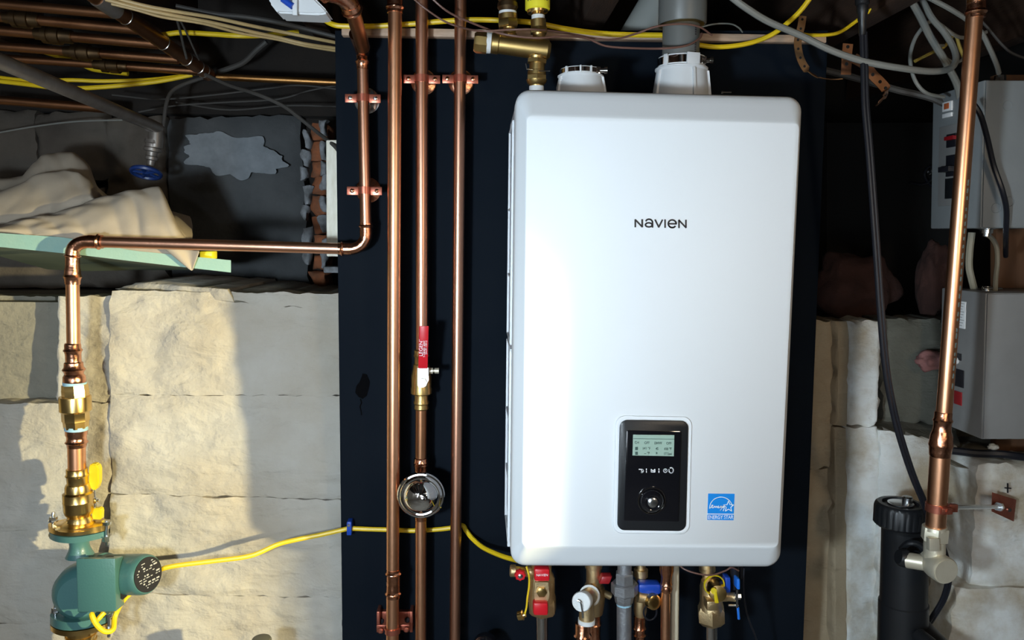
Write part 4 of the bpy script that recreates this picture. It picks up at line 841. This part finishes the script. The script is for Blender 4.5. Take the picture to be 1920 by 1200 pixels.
# ---------------------------------------------------------------- right side
t = thing('copper_drain_pipe', 'tall bright copper pipe descending past the grey electrical boxes', 'pipe', V(1757, 990, 1.30))
mb = MB(); mb.tube([V(1834, -60, 1.30), V(1768, 800, 1.30)], S(14.5, 1.30), 28); mpipe = mb.build('pipe', copper, t)
mb = MB(); coupling(mb, V(1831.5, -20, 1.3), V(1829, 34, 1.3), S(14.5, 1.3)); mb.build('coupling', copperF, t)
mb = MB(); mb.px(1769, 772, 1762, 856, 1.30, [(772, 15), (774, 16), (784, 16), (788, 18.5), (792, 16.5), (800, 16), (808, 17), (816, 20), (826, 21), (830, 21.5), (834, 22.5), (838, 21), (846, 20), (854, 19.5), (856, 18)], 32); mb.build('reducing_coupling', copperF, t)
mb = MB(); mb.tube([V(1763, 850, 1.30), V(1754, 990, 1.30)], S(18.5, 1.30), 28); mb.build('pipe', copper, t)
mb = MB()
for k in range(26):
    y = 345+k*15+random.uniform(-3, 3); x = 1834+(1768-1834)*(y+60)/860+3.5
    if 0: continue
    q = V(x, y, 1.30)+Vector((0, -S(14.3, 1.3), 0)); mb.box(q, (.0018, .0012, random.uniform(.004, .010)), 0, Euler((0, .075, 0)).to_matrix())
mb.build('printed_stripe', mat('blue_grey_print', (.10, .16, .16), .5), mpipe, smooth=False)
t = thing('pipe_standoff', 'copper plated ring clamp on a threaded rod from a square wall plate at right', 'clamp', V(1885, 952, 1.49))
c = V(1757, 951, 1.30); r_ = S(18.5, 1.30)
mb = MB(); mb.lathe(c-Vector((0, 0, .007)), (0, 0, 1), [(0, r_+.0002), (0, r_+.0028), (.014, r_+.0028), (.014, r_+.0002)], 28); mb.box(c+Vector((r_+.008, -.004, 0)), (.018, .008, .014), .001); mb.box(c+Vector((r_*.3, -r_-.003, 0)), (.020, .006, .011), .001); mb.lathe(c+Vector((r_*.4, -r_-.005, 0)), (0, -1, 0), [(0, .005), (.004, .005)], 6); mb.build('clamp_ring', copperpl, t)
mb = MB(); e = V(1876, 950, 1.452); a = c+Vector((r_+.012, 0, 0)); mb.tube([a, e], .0042, 12); dd = (e-a).normalized(); mb.lathe(a, dd, [(0, .008), (.010, .008)], 6); mb.lathe(e-dd*.014, dd, [(0, .009), (.010, .009)], 6); mb.build('threaded_rod', steel, t, 'zinc plated threaded rod with nuts')
mb = MB(); f = [V(1863, 924, 1.455), V(1906, 937, 1.475), V(1901, 978, 1.475), V(1862, 960, 1.455)]; mb.hexa(f, [p+Vector((-.001, .004, 0)) for p in f], .0006); pl_ = mb.build('wall_plate', copperpl, t)
mb = MB(); mb.lathe(V(1892, 956, 1.469), (0, -1, 0), [(0, .0045), (.002, .004)], 10); mb.build('screw', steel, t)
mb = MB(); mb.ribbon([(1885, 915), (1896, 916)], 2, 1.478, .002); mb.ribbon([(1890, 907), (1890, 924)], 2, 1.478, .002); mb.build('pencil_cross', ink, wr, smooth=False)
# brass angle valve at its foot
t = thing('angle_valve', 'nickel pale brass angle fitting at the foot of the right copper pipe', 'valve', V(1752, 1080, 1.30))
mb = MB(); mb.px(1754, 988, 1751, 1018, 1.30, [(988, 24), (990, 25), (1012, 25), (1014, 22)], 6, .3); mb.px(1753, 986, 1753, 992, 1.30, [(986, 22), (992, 23)], 24)
mb.px(1752, 1012, 1752, 1060, 1.30, [(1012, 19), (1022, 20), (1060, 20)], 24); mb.build('nut', brassp, t)
cc = V(1752, 1058, 1.30); mb = MB(); mb.lathe(cc+Vector((0, .02, 0)), (.06, -1, 0), [(0, S(22, 1.3)), (.025, S(27, 1.3)), (.047, S(27, 1.3)), (.050, S(25, 1.3)), (.050, S(23.5, 1.3)), (.051, S(23, 1.3))], 36); mb.build('end_cap', brassp, t)
mb = MB(); mb.pbox(1743, 1010, 1762, 1034, 1.274, 1.285, .001); mb.build('indicator_tab', brassp, t)
mb = MB(); mb.tube([cc, V(1700, 1050, 1.33)], S(16, 1.31), 20); mb.build('side_outlet', brassp, t)
# canister
t = thing('filter_canister', 'black plastic filter canister with ribbed screw cap at lower right', 'canister', V(1692, 1240, 1.42))
mb = MB(); mb.px(1697, 985, 1681, 1700, 1.42, [(985, 45), (988, 43), (992, 43), (1120, 44), (1122, 46.5), (1700, 47)], 44); bd_ = mb.build('body', blackpl, t)
mb = MB(); s = S(1, 1.42); top = V(1689, 940, 1.42); 
L = []
for y, rr0 in ((-.048, 44), (-.044, 48), (-.012, 48), (-.006, 46), (-.003, 42), (-.003, 34), (-.008, 33)):
    n = 96; L.append([top+Vector((math.cos(k*2*math.pi/n), math.sin(k*2*math.pi/n), 0))*s*(rr0-(1.4 if (k % 4 == 0 and -.05 < y < -.01) else 0))+Vector((0, 0, y)) for k in range(n)])
mb.rings(L); mb.build('screw_cap', blackpl, t)
mb = MB(); mb.lathe(top+Vector((0, 0, -.008)), (0, 0, 1), [(0, 24*s), (.005, 24*s), (.006, 20*s)], 30); mb.lathe(top+Vector((.013, 0, -.004)), (0, 0, 1), [(0, 10*s), (.012, 10*s), (.014, 8*s), (.014, 4*s)], 14); mb.build('bleed_plug', steel, t, 'silver bleed plug')
mb = MB(); mb.px(1740, 1056, 1684, 1044, 1.335, [(1740, 19), (1716, 20), (1715, 15), (1700, 14), (1699, 18), (1690, 18), (1684, 14)], 16); mb.tube(spline([V(1690, 1030, 1.36), V(1705, 1018, 1.345), V(1724, 1022, 1.34), V(1735, 1040, 1.335)], 5), .006, 10); mb.build('side_port', blackpl, t)
mb = MB(); mb.lathe(V(1718, 1185, 1.42), (.15, -1, -.25), [(0, S(34, 1.4)), (.05, S(34, 1.4)), (.058, S(30, 1.4))], 30); mb.tube([V(1722, 1192, 1.36), V(1770, 1230, 1.30)], S(16, 1.34), 18); mb.build('lower_port', blackpl, t)
# black power cord and plug
t = thing('hanging_lead', 'black power cord hanging from a plug down to the filter canister', 'cord', V(1735, 945, 1.36))
mb = MB(); pts = [V(*p) for p in ((1616, 60, 1.34), (1618, 130, 1.34), (1620, 200, 1.34), (1627, 280, 1.34), (1636, 400, 1.34), (1643, 500, 1.34), (1650, 600, 1.34), (1660, 700, 1.34), (1675, 780, 1.34), (1693, 845, 1.34), (1712, 900, 1.345), (1730, 942, 1.35), (1745, 985, 1.37), (1766, 1030, 1.40), (1776, 1080, 1.41), (1768, 1120, 1.42), (1748, 1155, 1.43), (1735, 1175, 1.44))]
P = spline(pts, 6); mb.tube(P, S(4.6, 1.34), 10); mb.tube([p+Vector((.0058, 0.0, 0)) for p in P], S(4.2, 1.34), 10); mb.build('flex', blackru, t)
mb = MB(); mb.px(1617, -20, 1617, 66, 1.34, [(-20, 13), (8, 12.5), (10, 10), (22, 10.5), (26, 9), (38, 8), (40, 7), (66, 6.5)], 12); mb.build('plug', blackpl, t)
# perforated straps
def strap(label, pts, wpx, m):
    P = spline([V(*p[:3]) for p in pts], 6); t = thing('hanger_strap', label, 'strap', P[0]); mb = MB(); hw = S(wpx/2, pts[0][2]); R = []
    for i, p in enumerate(P):
        d = (P[min(i+1, len(P)-1)]-P[max(i-1, 0)]).normalized(); n = Vector((0, -1, 0)); tw = pts[min(int(i/6), len(pts)-1)]
        sd = d.cross(n).normalized(); f = 1 if len(tw) < 4 else tw[3]
        sd = (sd*f+n*math.sqrt(max(0, 1-f*f))).normalized(); nn = d.cross(sd).normalized()*.0007
        R.append([p+sd*hw+nn, p+sd*hw-nn, p-sd*hw-nn, p-sd*hw+nn])
    mb.rings(R); mb.build('band', m, t)
    mb = MB()
    for i in range(2, len(P)-2, 5):
        tw = pts[min(int(i/6), len(pts)-1)]
        if len(tw) > 3 and tw[3] < .6: continue
        d = (P[i+1]-P[i-1]).normalized(); nf = Vector((0, -1, 0)); mb.lathe(P[i]+Vector((0, .0011, 0)), nf, [(0, hw*.34), (.0022, hw*.34)], 12)
    mb.build('hole', dark, t); return t
cb = mat('copper_strap', (.80, .42, .24), .35, 1, (.6, .30, .16), 30, .5); cbd = mat('copper_strap_dull', (.30, .17, .08), .5, .8, (.2, .11, .05), 30, .6)
strap('dull perforated copper strap hanging off the panel top right corner', [(1505, 30, 1.44), (1502, 50, 1.44), (1496, 75, 1.44), (1497, 95, 1.44), (1503, 115, 1.44), (1515, 133, 1.44, .5), (1535, 145, 1.45, .2), (1560, 149, 1.46, .15), (1577, 148, 1.46, .15)], 14, cbd)
strap('short perforated copper strap hanging upright below the grey cable', [(1590, 82, 1.46), (1588, 100, 1.46), (1587, 120, 1.46), (1586, 140, 1.46)], 19, cb)
strap('bright perforated copper strap curling down behind the black cord', [(1600, 108, 1.43), (1622, 122, 1.42), (1636, 140, 1.42), (1652, 156, 1.42), (1662, 170, 1.42, .7), (1656, 184, 1.43, .4), (1644, 196, 1.44, .25)], 19, cb)
# electrical boxes
def ebox(label, fx0, fy0, fx1, fy1, bx0, m, Yf, Yb, dxx):
    t = thing('electrical_box', label, 'electrical box', V((fx0+fx1)/2, fy1, Yb))
    f = [V(fx0, fy0, Yf), V(fx1, fy0, Yf), V(fx1+dxx, fy1, Yf), V(fx0+dxx, fy1, Yf)]
    mb = MB(); mb.hexa(f, [Vector((p.x, Yb, p.z)) for p in f], .003); body = mb.build('enclosure', m, t)
    g = .0012; cx = sum((p.x for p in f))/4; cz = sum((p.z for p in f))/4
    f2 = [Vector((cx+(p.x-cx)*.985+.001, Yf-.0035, cz+(p.z-cz)*.985)) for p in f]
    mb = MB(); mb.hexa(f2, [p+Vector((0, .0032, 0)) for p in f2], .001); cov = mb.build('front_cover', m, t)
    return t, body, cov, f
t, body, cov, f = ebox('upper grey electrical box with side switches behind the right copper pipe', 1845, 150, 2010, 428, 0, boxgr, 1.45, 1.615, -7)
def lside(z_px0, z_px1, y0, y1, m, name, par, th=.003, label=None, x=None):
    za, zb = V(1800, z_px0, 1.53).z, V(1800, z_px1, 1.53).z; mb = MB()
    ex = lambda z: f[3].x+(f[0].x-f[3].x)*(z-f[3].z)/(f[0].z-f[3].z)
    q = [Vector((ex(z)-th, y, z)) for y, z in ((y1, za), (y0, za), (y0, zb), (y1, zb))]
    mb.hexa(q, [p+Vector((th+.0005, 0, 0)) for p in q], .0004); return mb.build(name, m, par, label)
lside(232, 385, 1.50, 1.585, boxgr2, 'switch_plate', t, .003)
lside(186, 204, 1.545, 1.575, wink, 'warning_label', t, .0035); lside(189, 200, 1.552, 1.568, mat('orange_print', (.5, .12, .04), .5), 'label_symbol', t, .0045)
lside(208, 216, 1.545, 1.575, wink, 'warning_label', t, .0035)
lside(250, 275, 1.525, 1.555, ink, 'breaker', t, .006); lside(255, 262, 1.52, 1.55, redd, 'breaker_lever', t, .014, 'red breaker lever')
lside(290, 330, 1.525, 1.555, ink, 'breaker', t, .006); lside(312, 322, 1.52, 1.555, ink, 'breaker_lever', t, .022); lside(334, 372, 1.525, 1.555, blackpl, 'breaker', t, .007)
mb = MB(); c = (f[0]+f[1])/2; q = V(1875, 148, 1.51); mb.lathe(Vector((q.x, q.y, f[0].z-.001)), (0, 0, 1), [(0, .018), (.003, .018), (.004, .013), (.012, .011), (.022, .010), (.022, .005)], 16); mb.build('cable_connector', steel, t)
q = V(1862, 436, 1.48); mb = MB(); mb.lathe(Vector((q.x, 1.50, f[2].z+.001)), (0, 0, -1), [(0, .016), (.004, .016), (.005, .012), (.012, .012), (.012, .009), (.018, .009)], 16); mb.build('cable_connector', steel, t)
for x, y in ((1868, 390), (1893, 378), (1890, 198)):
    mb = MB(); p = V(x, y, 1.4455)
    mb.rings([[p+Vector((math.cos(a)*(.009+.0008*math.cos(b)), .0008*math.sin(b), math.sin(a)*(.009+.0008*math.cos(b)))) for b in [k*math.pi/3 for k in range(6)]] for a in [k*2*math.pi/24 for k in range(24)]], closed=True)
    mb.build('knockout', boxgr, t)
f_u = f
t, body, cov, f = ebox('lower grey electrical box with white label behind the right copper pipe', 1848, 549, 2010, 824, 0, boxgr2, 1.47, 1.615, -8)
lside(566, 617, 1.53, 1.575, wink, 'data_label', t, .0012, 'white data label with fine print')
mb = MB(); xx = (f[0].x+f[3].x)/2-.0025
for k in range(9):
    z = V(1800, 570+k*5.2, 1.53).z; mb.box((f[3].x+(f[0].x-f[3].x)*(z-f[3].z)/(f[0].z-f[3].z)-.0014, 1.5525, z), (.0004, .038-.006*(k % 3), .0016))
mb.build('label_print', gink, t, smooth=False)
lside(665, 678, 1.54, 1.57, ink, 'switch_slot', t, .002); lside(695, 728, 1.53, 1.56, ink, 'switch_slot', t, .002); lside(737, 762, 1.535, 1.56, redd, 'switch_slot', t, .002, 'dark red indicator window')
mb = MB(); q = Vector((xx, 1.555, V(1800, 680, 1.53).z)); mb.lathe(q, (-1, -.3, 0), [(0, .008), (.006, .008), (.007, .004)], 14); mb.box(q+Vector((-.006, .002, .010)), (.010, .010, .016), .002); mb.build('switch_toggle', wink, t)
mb = MB(); q = V(1868, 548, 1.50); mb.lathe(Vector((q.x, 1.53, f[0].z-.001)), (0, 0, 1), [(0, .013), (.003, .013), (.004, .009), (.010, .008)], 16); mb.tube([Vector((q.x-.01, 1.525, f[0].z+.006)), Vector((q.x+.022, 1.515, f[0].z+.006))], .002, 8); mb.build('cable_connector', steel, t)
beige = mat('beige_cable', (.30, .27, .20), .55)
cable('box_cable', 'beige cable linking the two grey boxes, right strand', [(1845, 438, 1.50), (1858, 445, 1.50), (1868, 462, 1.50), (1870, 490, 1.50), (1867, 520, 1.51), (1866, 545, 1.52)], 9, beige)
cable('box_cable', 'beige cable dropping from the upper box just right of the copper pipe', [(1822, 436, 1.56), (1818, 470, 1.56), (1817, 500, 1.56), (1822, 525, 1.56), (1828, 548, 1.57)], 13, beige)
cable('box_cable', 'black cable crossing the front of the upper grey box', [(1822, 190, 1.40), (1838, 215, 1.40), (1850, 255, 1.41), (1863, 310, 1.42), (1880, 360, 1.42), (1887, 395, 1.43), (1886, 440, 1.45), (1886, 480, 1.52)], 10, blackru)
cable('black_cable', 'thick black cable lying along the ledge under the lower grey box', [(1785, 845, 1.56), (1830, 850, 1.54), (1880, 852, 1.52), (1930, 858, 1.51), (2050, 866, 1.50)], 16, blackru)
cable('black_cable', 'black cable coiled on a hook in the dark gap left of the upper box', [(1706, 342, 2.18), (1725, 346, 2.18), (1742, 340, 2.18), (1752, 322, 2.18), (1742, 312, 2.18), (1733, 328, 2.18), (1745, 348, 2.18), (1758, 352, 2.18), (1756, 336, 2.18), (1744, 330, 2.18)], 5, blackru)
mb = MB(); mb.lathe(V(1741, 322, 2.2), (0, -1, 0), [(0, .008), (.006, .009), (.010, .005)], 12); tag(mb.build('cable_hook', steel), 'small shiny metal hook in the dark gap left of the upper box', 'hook')
# things on the ledge: insulation and debris
def lump(name, label, x, y, Y, rx, ry, m, seed, cat='insulation', rd=.05):
    mb = MB(); r = bmesh.ops.create_icosphere(mb.bm, subdivisions=4, radius=1)['verts']; c = V(x, y, Y)
    for v in r:
        k = 1+.28*noise.fractal(v.co*1.6+Vector((seed, 0, 0)), 1, 2, 3); v.co = c+Vector((v.co.x*S(rx, Y), v.co.y*rd, v.co.z*S(ry, Y)))*k
    return tag(mb.build(name, m, ang=2), label, cat)
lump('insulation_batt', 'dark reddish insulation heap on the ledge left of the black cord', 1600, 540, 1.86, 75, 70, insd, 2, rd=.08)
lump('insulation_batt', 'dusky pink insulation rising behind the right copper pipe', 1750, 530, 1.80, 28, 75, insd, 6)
lump('insulation_batt', 'pale pink insulation tuft poking out left of the right copper pipe', 1752, 676, 1.66, 34, 20, pink, 9, rd=.03)
lump('ledge_pebble', 'pale crumb of mortar on the ledge under the lower grey box', 1862, 838, 1.53, 10, 6, plaster, 4, 'rubble', .008)
# stone wall deep in the dark right gap
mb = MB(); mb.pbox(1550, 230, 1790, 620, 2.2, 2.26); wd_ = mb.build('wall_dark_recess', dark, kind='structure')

# ---------------------------------------------------------------- below the boiler
t = thing('isolation_valve', 'brass isolation valve with red lever under the boiler left corner', 'valve', V(1016, 1160, 1.36))
mb = MB(); mb.px(1015, 1050, 1016, 1150, 1.36, [(1050, 20), (1072, 20), (1076, 23), (1085, 26), (1112, 26), (1120, 28), (1124, 28)], 28); mb.px(1017, 1120, 1018, 1152, 1.36, [(1120, 27), (1124, 29), (1144, 29), (1150, 24), (1152, 14)], 6, .2); vb_ = mb.build('valve_body', brassc, t)
mb = MB(); mb.poly([(1003, 1092), (1028, 1092), (1030, 1118), (1026, 1132), (1004, 1132), (1002, 1118)], 1.318, .005); mb.lathe(V(1015, 1109, 1.345), (0, -1, 0), [(0, .010), (.025, .010)], 16); mb.build('lever_arm', brassc, t)
mb = MB(); mb.lathe(V(1015.5, 1109, 1.3185), (0, -1, 0), [(0, .0095), (.005, .0095), (.006, .006)], 6); mb.build('lever_nut', brass, t)
mb = MB(); mb.pbox(1002, 1067, 1031, 1091, 1.306, 1.326, .004); g1 = mb.build('lever_grip', red, t, 'red upper lever grip')
text('NAVIEN', 1016.5, 1078.5, 1.3055, 5, wink, g1, 'grip_lettering', sx=.95)
mb = MB(); mb.pbox(1000, 1131, 1028, 1155, 1.306, 1.326, .004); mb.build('lever_grip', red, t, 'red lower lever grip')
mb = MB(); mb.px(958, 1070, 1002, 1072, 1.36, [(956, 10), (958, 12), (966, 12), (967, 9), (985, 9), (987, 11), (1002, 11)], 14); mb.build('drain_port', brassc, t)
mb = MB(); c = V(975, 1075, 1.335); L = []
for d_, k in ((0, .9), (-.002, 1), (-.009, 1), (-.011, .85)):
    L.append([c+Vector((math.cos(a*2*math.pi/48), 0, math.sin(a*2*math.pi/48)))*S(10.5, 1.33)*k*(1+.08*math.cos(a*2*math.pi/48*8))+Vector((0, d_, 0)) for a in range(48)])
mb.rings(L); mb.build('drain_knob', red, t, 'round red drain knob')
mb = MB(); mb.lathe(c+Vector((0, -.011, 0)), (0, -1, 0), [(0, .0045), (.002, .0045), (.003, .002)], 8); mb.build('knob_screw', steel, t)
mb = MB(); mb.px(1016, 1150, 1018, 1700, 1.36, [(1150, 12), (1700, 12)], 24); tag(mb.build('chrome_pipe', chrome), 'polished pipe below the red handled isolation valve', 'pipe')
t = thing('cap_lanyard', 'yellow lanyard with a small brass cap hanging beside the red handled valve', 'lanyard', V(978, 1160, 1.34))
mb = MB(); mb.tube(spline([V(987, 1062, 1.335), V(992, 1080, 1.33), V(992, 1100, 1.33), V(989, 1120, 1.33), V(987, 1140, 1.33), V(982, 1156, 1.33)], 5), S(2, 1.33), 8); mb.build('cord', yellow, t)
mb = MB(); mb.lathe(V(972, 1155, 1.335), (1, -.3, .35), [(0, S(9, 1.33)), (.009, S(10, 1.33)), (.010, S(6, 1.33)), (.014, S(5, 1.33))], 16); mb.build('brass_cap', brass, t)
# relief valve with capped outlet
t = thing('relief_valve', 'brass relief valve with a round white cap turned to the viewer under the boiler', 'valve', V(1115, 1200, 1.36))
mb = MB(); mb.px(1113, 1050, 1114, 1160, 1.38, [(1050, 18), (1064, 17), (1065, 15), (1095, 15), (1100, 20), (1120, 22), (1135, 20), (1150, 17)], 24); mb.px(1100, 1098, 1145, 1118, 1.38, [(1100, 15), (1128, 12), (1130, 7), (1145, 7)], 16); mb.build('valve_body', brassc, t)
mb = MB(); a = V(1112, 1112, 1.37); b = V(1092, 1127, 1.30); mb.tube([a, b], S(17, 1.33), 24); mb.px(1100, 1120, 1100, 1172, 1.32, [(1120, 14), (1150, 15), (1164, 16)], 24); mb.build('outlet', brassc, t)
mb = MB(); q = a+(b-a)*.3; mb.lathe(q, b-a, [(0, S(21, 1.34)), (.004, S(21, 1.34))], 28); mb.lathe(V(1100, 1160, 1.32), (0, 0, -1), [(0, S(17, 1.32)), (.008, S(17, 1.32))], 20); mb.build('white_gasket', ptape, t)
mb = MB(); mb.lathe(b, b-a, [(-.012, S(18, 1.3)), (.006, S(19.5, 1.3)), (.009, S(18, 1.3)), (.010, S(10, 1.3))], 32); cp_ = mb.build('white_cap', ptape, t, 'scuffed white round cap')
mb = MB(); ce = b+(b-a).normalized()*.013; mb.tube(spline([ce+Vector((-.006, 0, .004)), ce+Vector((0, -.002, .001)), ce+Vector((.003, -.002, -.012)), ce+Vector((.005, 0, -.028))], 5), .002, 8); mb.build('lever_wire', steel, cp_)
mb = MB(); mb.pbox(1129, 1081, 1149, 1096, 1.35, 1.37, .003, dx=-6); mb.build('red_knob', redd, t, 'dark red knob')
t = thing('copper_tails', 'pair of copper tails below the white capped relief valve', 'pipe', V(1105, 1240, 1.34))
mb = MB(); mb.px(1092, 1168, 1092, 1700, 1.32, [(1168, 14), (1170, 15), (1186, 15), (1190, 18), (1194, 15), (1200, 13.5), (1700, 13)], 24); mb.build('pipe', copperF, t)
mb = MB(); mb.px(1113, 1148, 1113, 1700, 1.385, [(1148, 14), (1150, 14), (1165, 14), (1168, 16), (1172, 14), (1700, 11)], 24); mb.build('pipe', copperF, t)
# iron union
t = thing('iron_union', 'grey iron pipe with a large hexagonal union under the boiler centre', 'pipe', V(1170, 1240, 1.34))
mb = MB(); mb.px(1171, 1050, 1171, 1080, 1.34, [(1050, 14), (1076, 14)], 20); mb.px(1171, 1073, 1171, 1096, 1.34, [(1073, 17), (1075, 19), (1092, 19), (1094, 17)], 6, .2); mb.px(1171, 1092, 1171, 1116, 1.34, [(1092, 24), (1094, 26.5), (1111, 26.5), (1114, 22)], 8, .2); mb.px(1170, 1112, 1170, 1132, 1.34, [(1112, 20), (1116, 20), (1130, 17)], 8, .2); mb.build('union_nut', iron, t)
mb = MB(); mb.px(1170, 1126, 1170, 1700, 1.34, [(1126, 14.5), (1700, 14.5)], 24); mb.build('pipe', iron, t)
mb = MB(); mb.px(1170, 1129, 1170, 1134, 1.34, [(1129, 15), (1134, 15)], 20); mb.build('sealant', bluesealant, t)
# blue valve
t = thing('isolation_valve', 'brass valve with dark blue handle just right of the iron union', 'valve', V(1200, 1160, 1.36))
mb = MB(); mb.px(1202, 1050, 1200, 1160, 1.37, [(1050, 9), (1066, 9), (1067, 14), (1080, 14), (1082, 11), (1095, 8), (1110, 12), (1125, 13), (1145, 13), (1158, 10)], 20); mb.px(1196, 1118, 1222, 1122, 1.34, [(1196, 12), (1214, 11), (1218, 13), (1230, 14)], 16); mb.build('valve_body', brassc, t)
mb = MB(); mb.lathe(V(1222, 1126, 1.335), (.35, -1, .05), [(0, S(16, 1.33)), (.010, S(15, 1.33)), (.012, S(11, 1.33)), (.012, S(6, 1.33))], 24); mb.build('brass_cap', brass, t)
mb = MB(); mb.pbox(1198, 1096, 1240, 1116, 1.335, 1.36, .005); mb.build('blue_handle', blue, t, 'dark blue plastic handle')
mb = MB(); c = V(1219, 1148, 1.335); mb.rings([[c+Vector((math.cos(a)*(.012+.0016*math.cos(b)), .0016*math.sin(b), math.sin(a)*(.015+.0016*math.cos(b)))) for b in [k*math.pi/3 for k in range(6)]] for a in [k*2*math.pi/20 for k in range(20)]], closed=True); mb.build('cap_strap', blackru, t)
mb = MB(); mb.px(1199, 1154, 1199, 1700, 1.37, [(1154, 10), (1156, 12), (1172, 12), (1176, 14), (1180, 12), (1186, 12), (1188, 14), (1192, 11), (1700, 10)], 24); tag(mb.build('copper_tail', copperF), 'beaded copper tail below the dark blue handled valve', 'pipe')
t = thing('copper_pipe', 'bright copper pipe beside the cream pipe under the boiler', 'pipe', V(1247, 1240, 1.33))
mb = MB(); mb.px(1250, 1055, 1249, 1110, 1.33, [(1055, 14), (1070, 14), (1080, 11), (1090, 10.5), (1095, 12), (1098, 10.5), (1104, 12), (1110, 10)], 24); mb.build('coupling', copperF, t)
mb = MB(); mb.px(1248, 1100, 1244, 1700, 1.33, [(1100, 9.5), (1700, 9.5)], 24); mb.build('pipe', copper, t)
mb = MB(); mb.px(1266, 1050, 1260, 1700, 1.36, [(1050, 8), (1700, 8)], 20); tag(mb.build('plastic_pipe', creampl), 'cream plastic pipe hanging under the boiler', 'pipe')
# right brass valve
t = thing('isolation_valve', 'large brass valve with yellow tab and blue lever under the boiler right side', 'valve', V(1333, 1170, 1.36))
mb = MB(); mb.px(1325, 1050, 1329, 1110, 1.38, [(1050, 14), (1064, 16), (1070, 16), (1072, 11), (1090, 11), (1098, 17)], 20); mb.px(1332, 1088, 1334, 1150, 1.36, [(1088, 18), (1100, 21), (1128, 22), (1134, 24), (1146, 25)], 28); mb.px(1333, 1136, 1334, 1172, 1.36, [(1136, 24), (1142, 28.5), (1162, 28.5), (1170, 20), (1172, 14)], 6, .2)
mb.px(1352, 1117, 1378, 1120, 1.34, [(1346, 12), (1362, 10), (1366, 9), (1378, 9)], 16); mb.pbox(1326, 1128, 1346, 1146, 1.325, 1.36, .002); mb.build('valve_body', brassc, t)
mb = MB(); mb.lathe(V(1342, 1103, 1.345), (-.15, -1, .12), [(0, S(19, 1.33)), (.018, S(18, 1.33)), (.022, S(16.5, 1.33)), (.030, S(16, 1.33)), (.031, S(12, 1.33))], 28); mb.build('test_port', brass, t)
mb = MB(); c = V(1338, 1107, 1.312); mb.lathe(c, (-.15, -1, .12), [(0, S(6, 1.3)), (.004, S(6, 1.3))], 12); mb.hexa([V(1338, 1110, 1.306), V(1344, 1110, 1.306), V(1348, 1131, 1.306), V(1340, 1131, 1.306)], [V(1338, 1110, 1.310), V(1344, 1110, 1.310), V(1348, 1131, 1.310), V(1340, 1131, 1.310)], .001); mb.rings([[V(1340, 1098, 1.325)+Vector((math.cos(a)*(S(20, 1.32)+.0015*math.cos(b)), .003+.003*math.sin(b), math.sin(a)*(S(20, 1.32)+.0015*math.cos(b)))) for b in [k*math.pi/3 for k in range(6)]] for a in [k*2*math.pi/24 for k in range(24)]], closed=True); mb.build('yellow_tab', yellowv, t)
mb = MB(); mb.hexa([V(1380, 1106, 1.325), V(1384, 1106, 1.325), V(1384, 1140, 1.325), V(1380, 1140, 1.325)], [V(1380, 1106, 1.345), V(1384, 1106, 1.345), V(1384, 1140, 1.345), V(1380, 1140, 1.345)]); mb.lathe(V(1376, 1118, 1.333), (1, 0, 0), [(0, .006), (.012, .006)], 6); mb.tube([V(1366, 1135, 1.33), V(1384, 1135, 1.33)], .002, 8); mb.build('lever_arm', steel, t)
mb = MB(); mb.pbox(1360, 1083, 1370, 1112, 1.33, 1.35, .002); mb.build('blue_guard', blue, t, 'dark blue plastic guard')
mb = MB(); mb.pbox(1382, 1086, 1388, 1106, 1.325, 1.345, .002); mb.hexa([V(1381, 1138, 1.325), V(1386, 1138, 1.325), V(1388, 1162, 1.325), V(1383, 1162, 1.325)], [V(1381, 1138, 1.345), V(1386, 1138, 1.345), V(1388, 1162, 1.345), V(1383, 1162, 1.345)], .0015); mb.build('blue_lever', bluel, t, 'bright blue lever tip')
mb = MB(); mb.px(1333, 1168, 1332, 1700, 1.36, [(1168, 12.5), (1700, 12.5)], 24); tag(mb.build('chrome_pipe', chrome), 'polished pipe below the blue levered brass valve', 'pipe')
cable('thin_cable', 'thin black cable hanging under the boiler right side', [(1395, 1065, 1.36), (1394, 1100, 1.36), (1397, 1135, 1.37), (1405, 1165, 1.38), (1415, 1190, 1.40), (1422, 1215, 1.41)], 4, blackru)
cable('thin_cable', 'dark wire drooping under the boiler between the cream pipe and right valve', [(1272, 1058, 1.34), (1285, 1068, 1.33), (1310, 1076, 1.325), (1335, 1078, 1.325), (1360, 1070, 1.33), (1372, 1064, 1.33), (1385, 1070, 1.34)], 3.5, browncab, 'wire')
mb = MB(); mb.px(1377, 1058, 1377, 1105, 1.35, [(1058, 9), (1085, 8), (1090, 6), (1105, 4)], 14); tag(mb.build('wire_sleeve', blackru), 'black rubber sleeve beside the blue levered valve', 'sleeve')
cable('thin_cable', 'short black ribbed cable end below the boiler near the right corner', [(1389, 1056, 1.38), (1390, 1068, 1.38), (1391, 1084, 1.38)], 7, blackru)
# round things peeping over the bottom edge
mb = MB(); mb.lathe(V(491, 1222, 1.40), (0, 0, 1), [(-.02, S(19, 1.4)), (S(25, 1.4), S(19, 1.4)), (S(28, 1.4), S(17, 1.4)), (S(30, 1.4), S(9, 1.4))], 28); tag(mb.build('pipe_cap', mat('olive_grey_plastic', (.10, .095, .07), .5)), 'dark olive rounded cap showing at the bottom edge of the wall', 'cap')  # a rounded pipe cap, not a drain
mb = MB(); r_ = bmesh.ops.create_uvsphere(mb.bm, u_segments=24, v_segments=16, radius=S(24, 1.44))['verts']; bmesh.ops.translate(mb.bm, verts=r_, vec=V(910, 1209, 1.44)); tag(mb.build('gauge', blackgl), 'glossy black round gauge at the bottom edge left of the boiler valves', 'gauge')
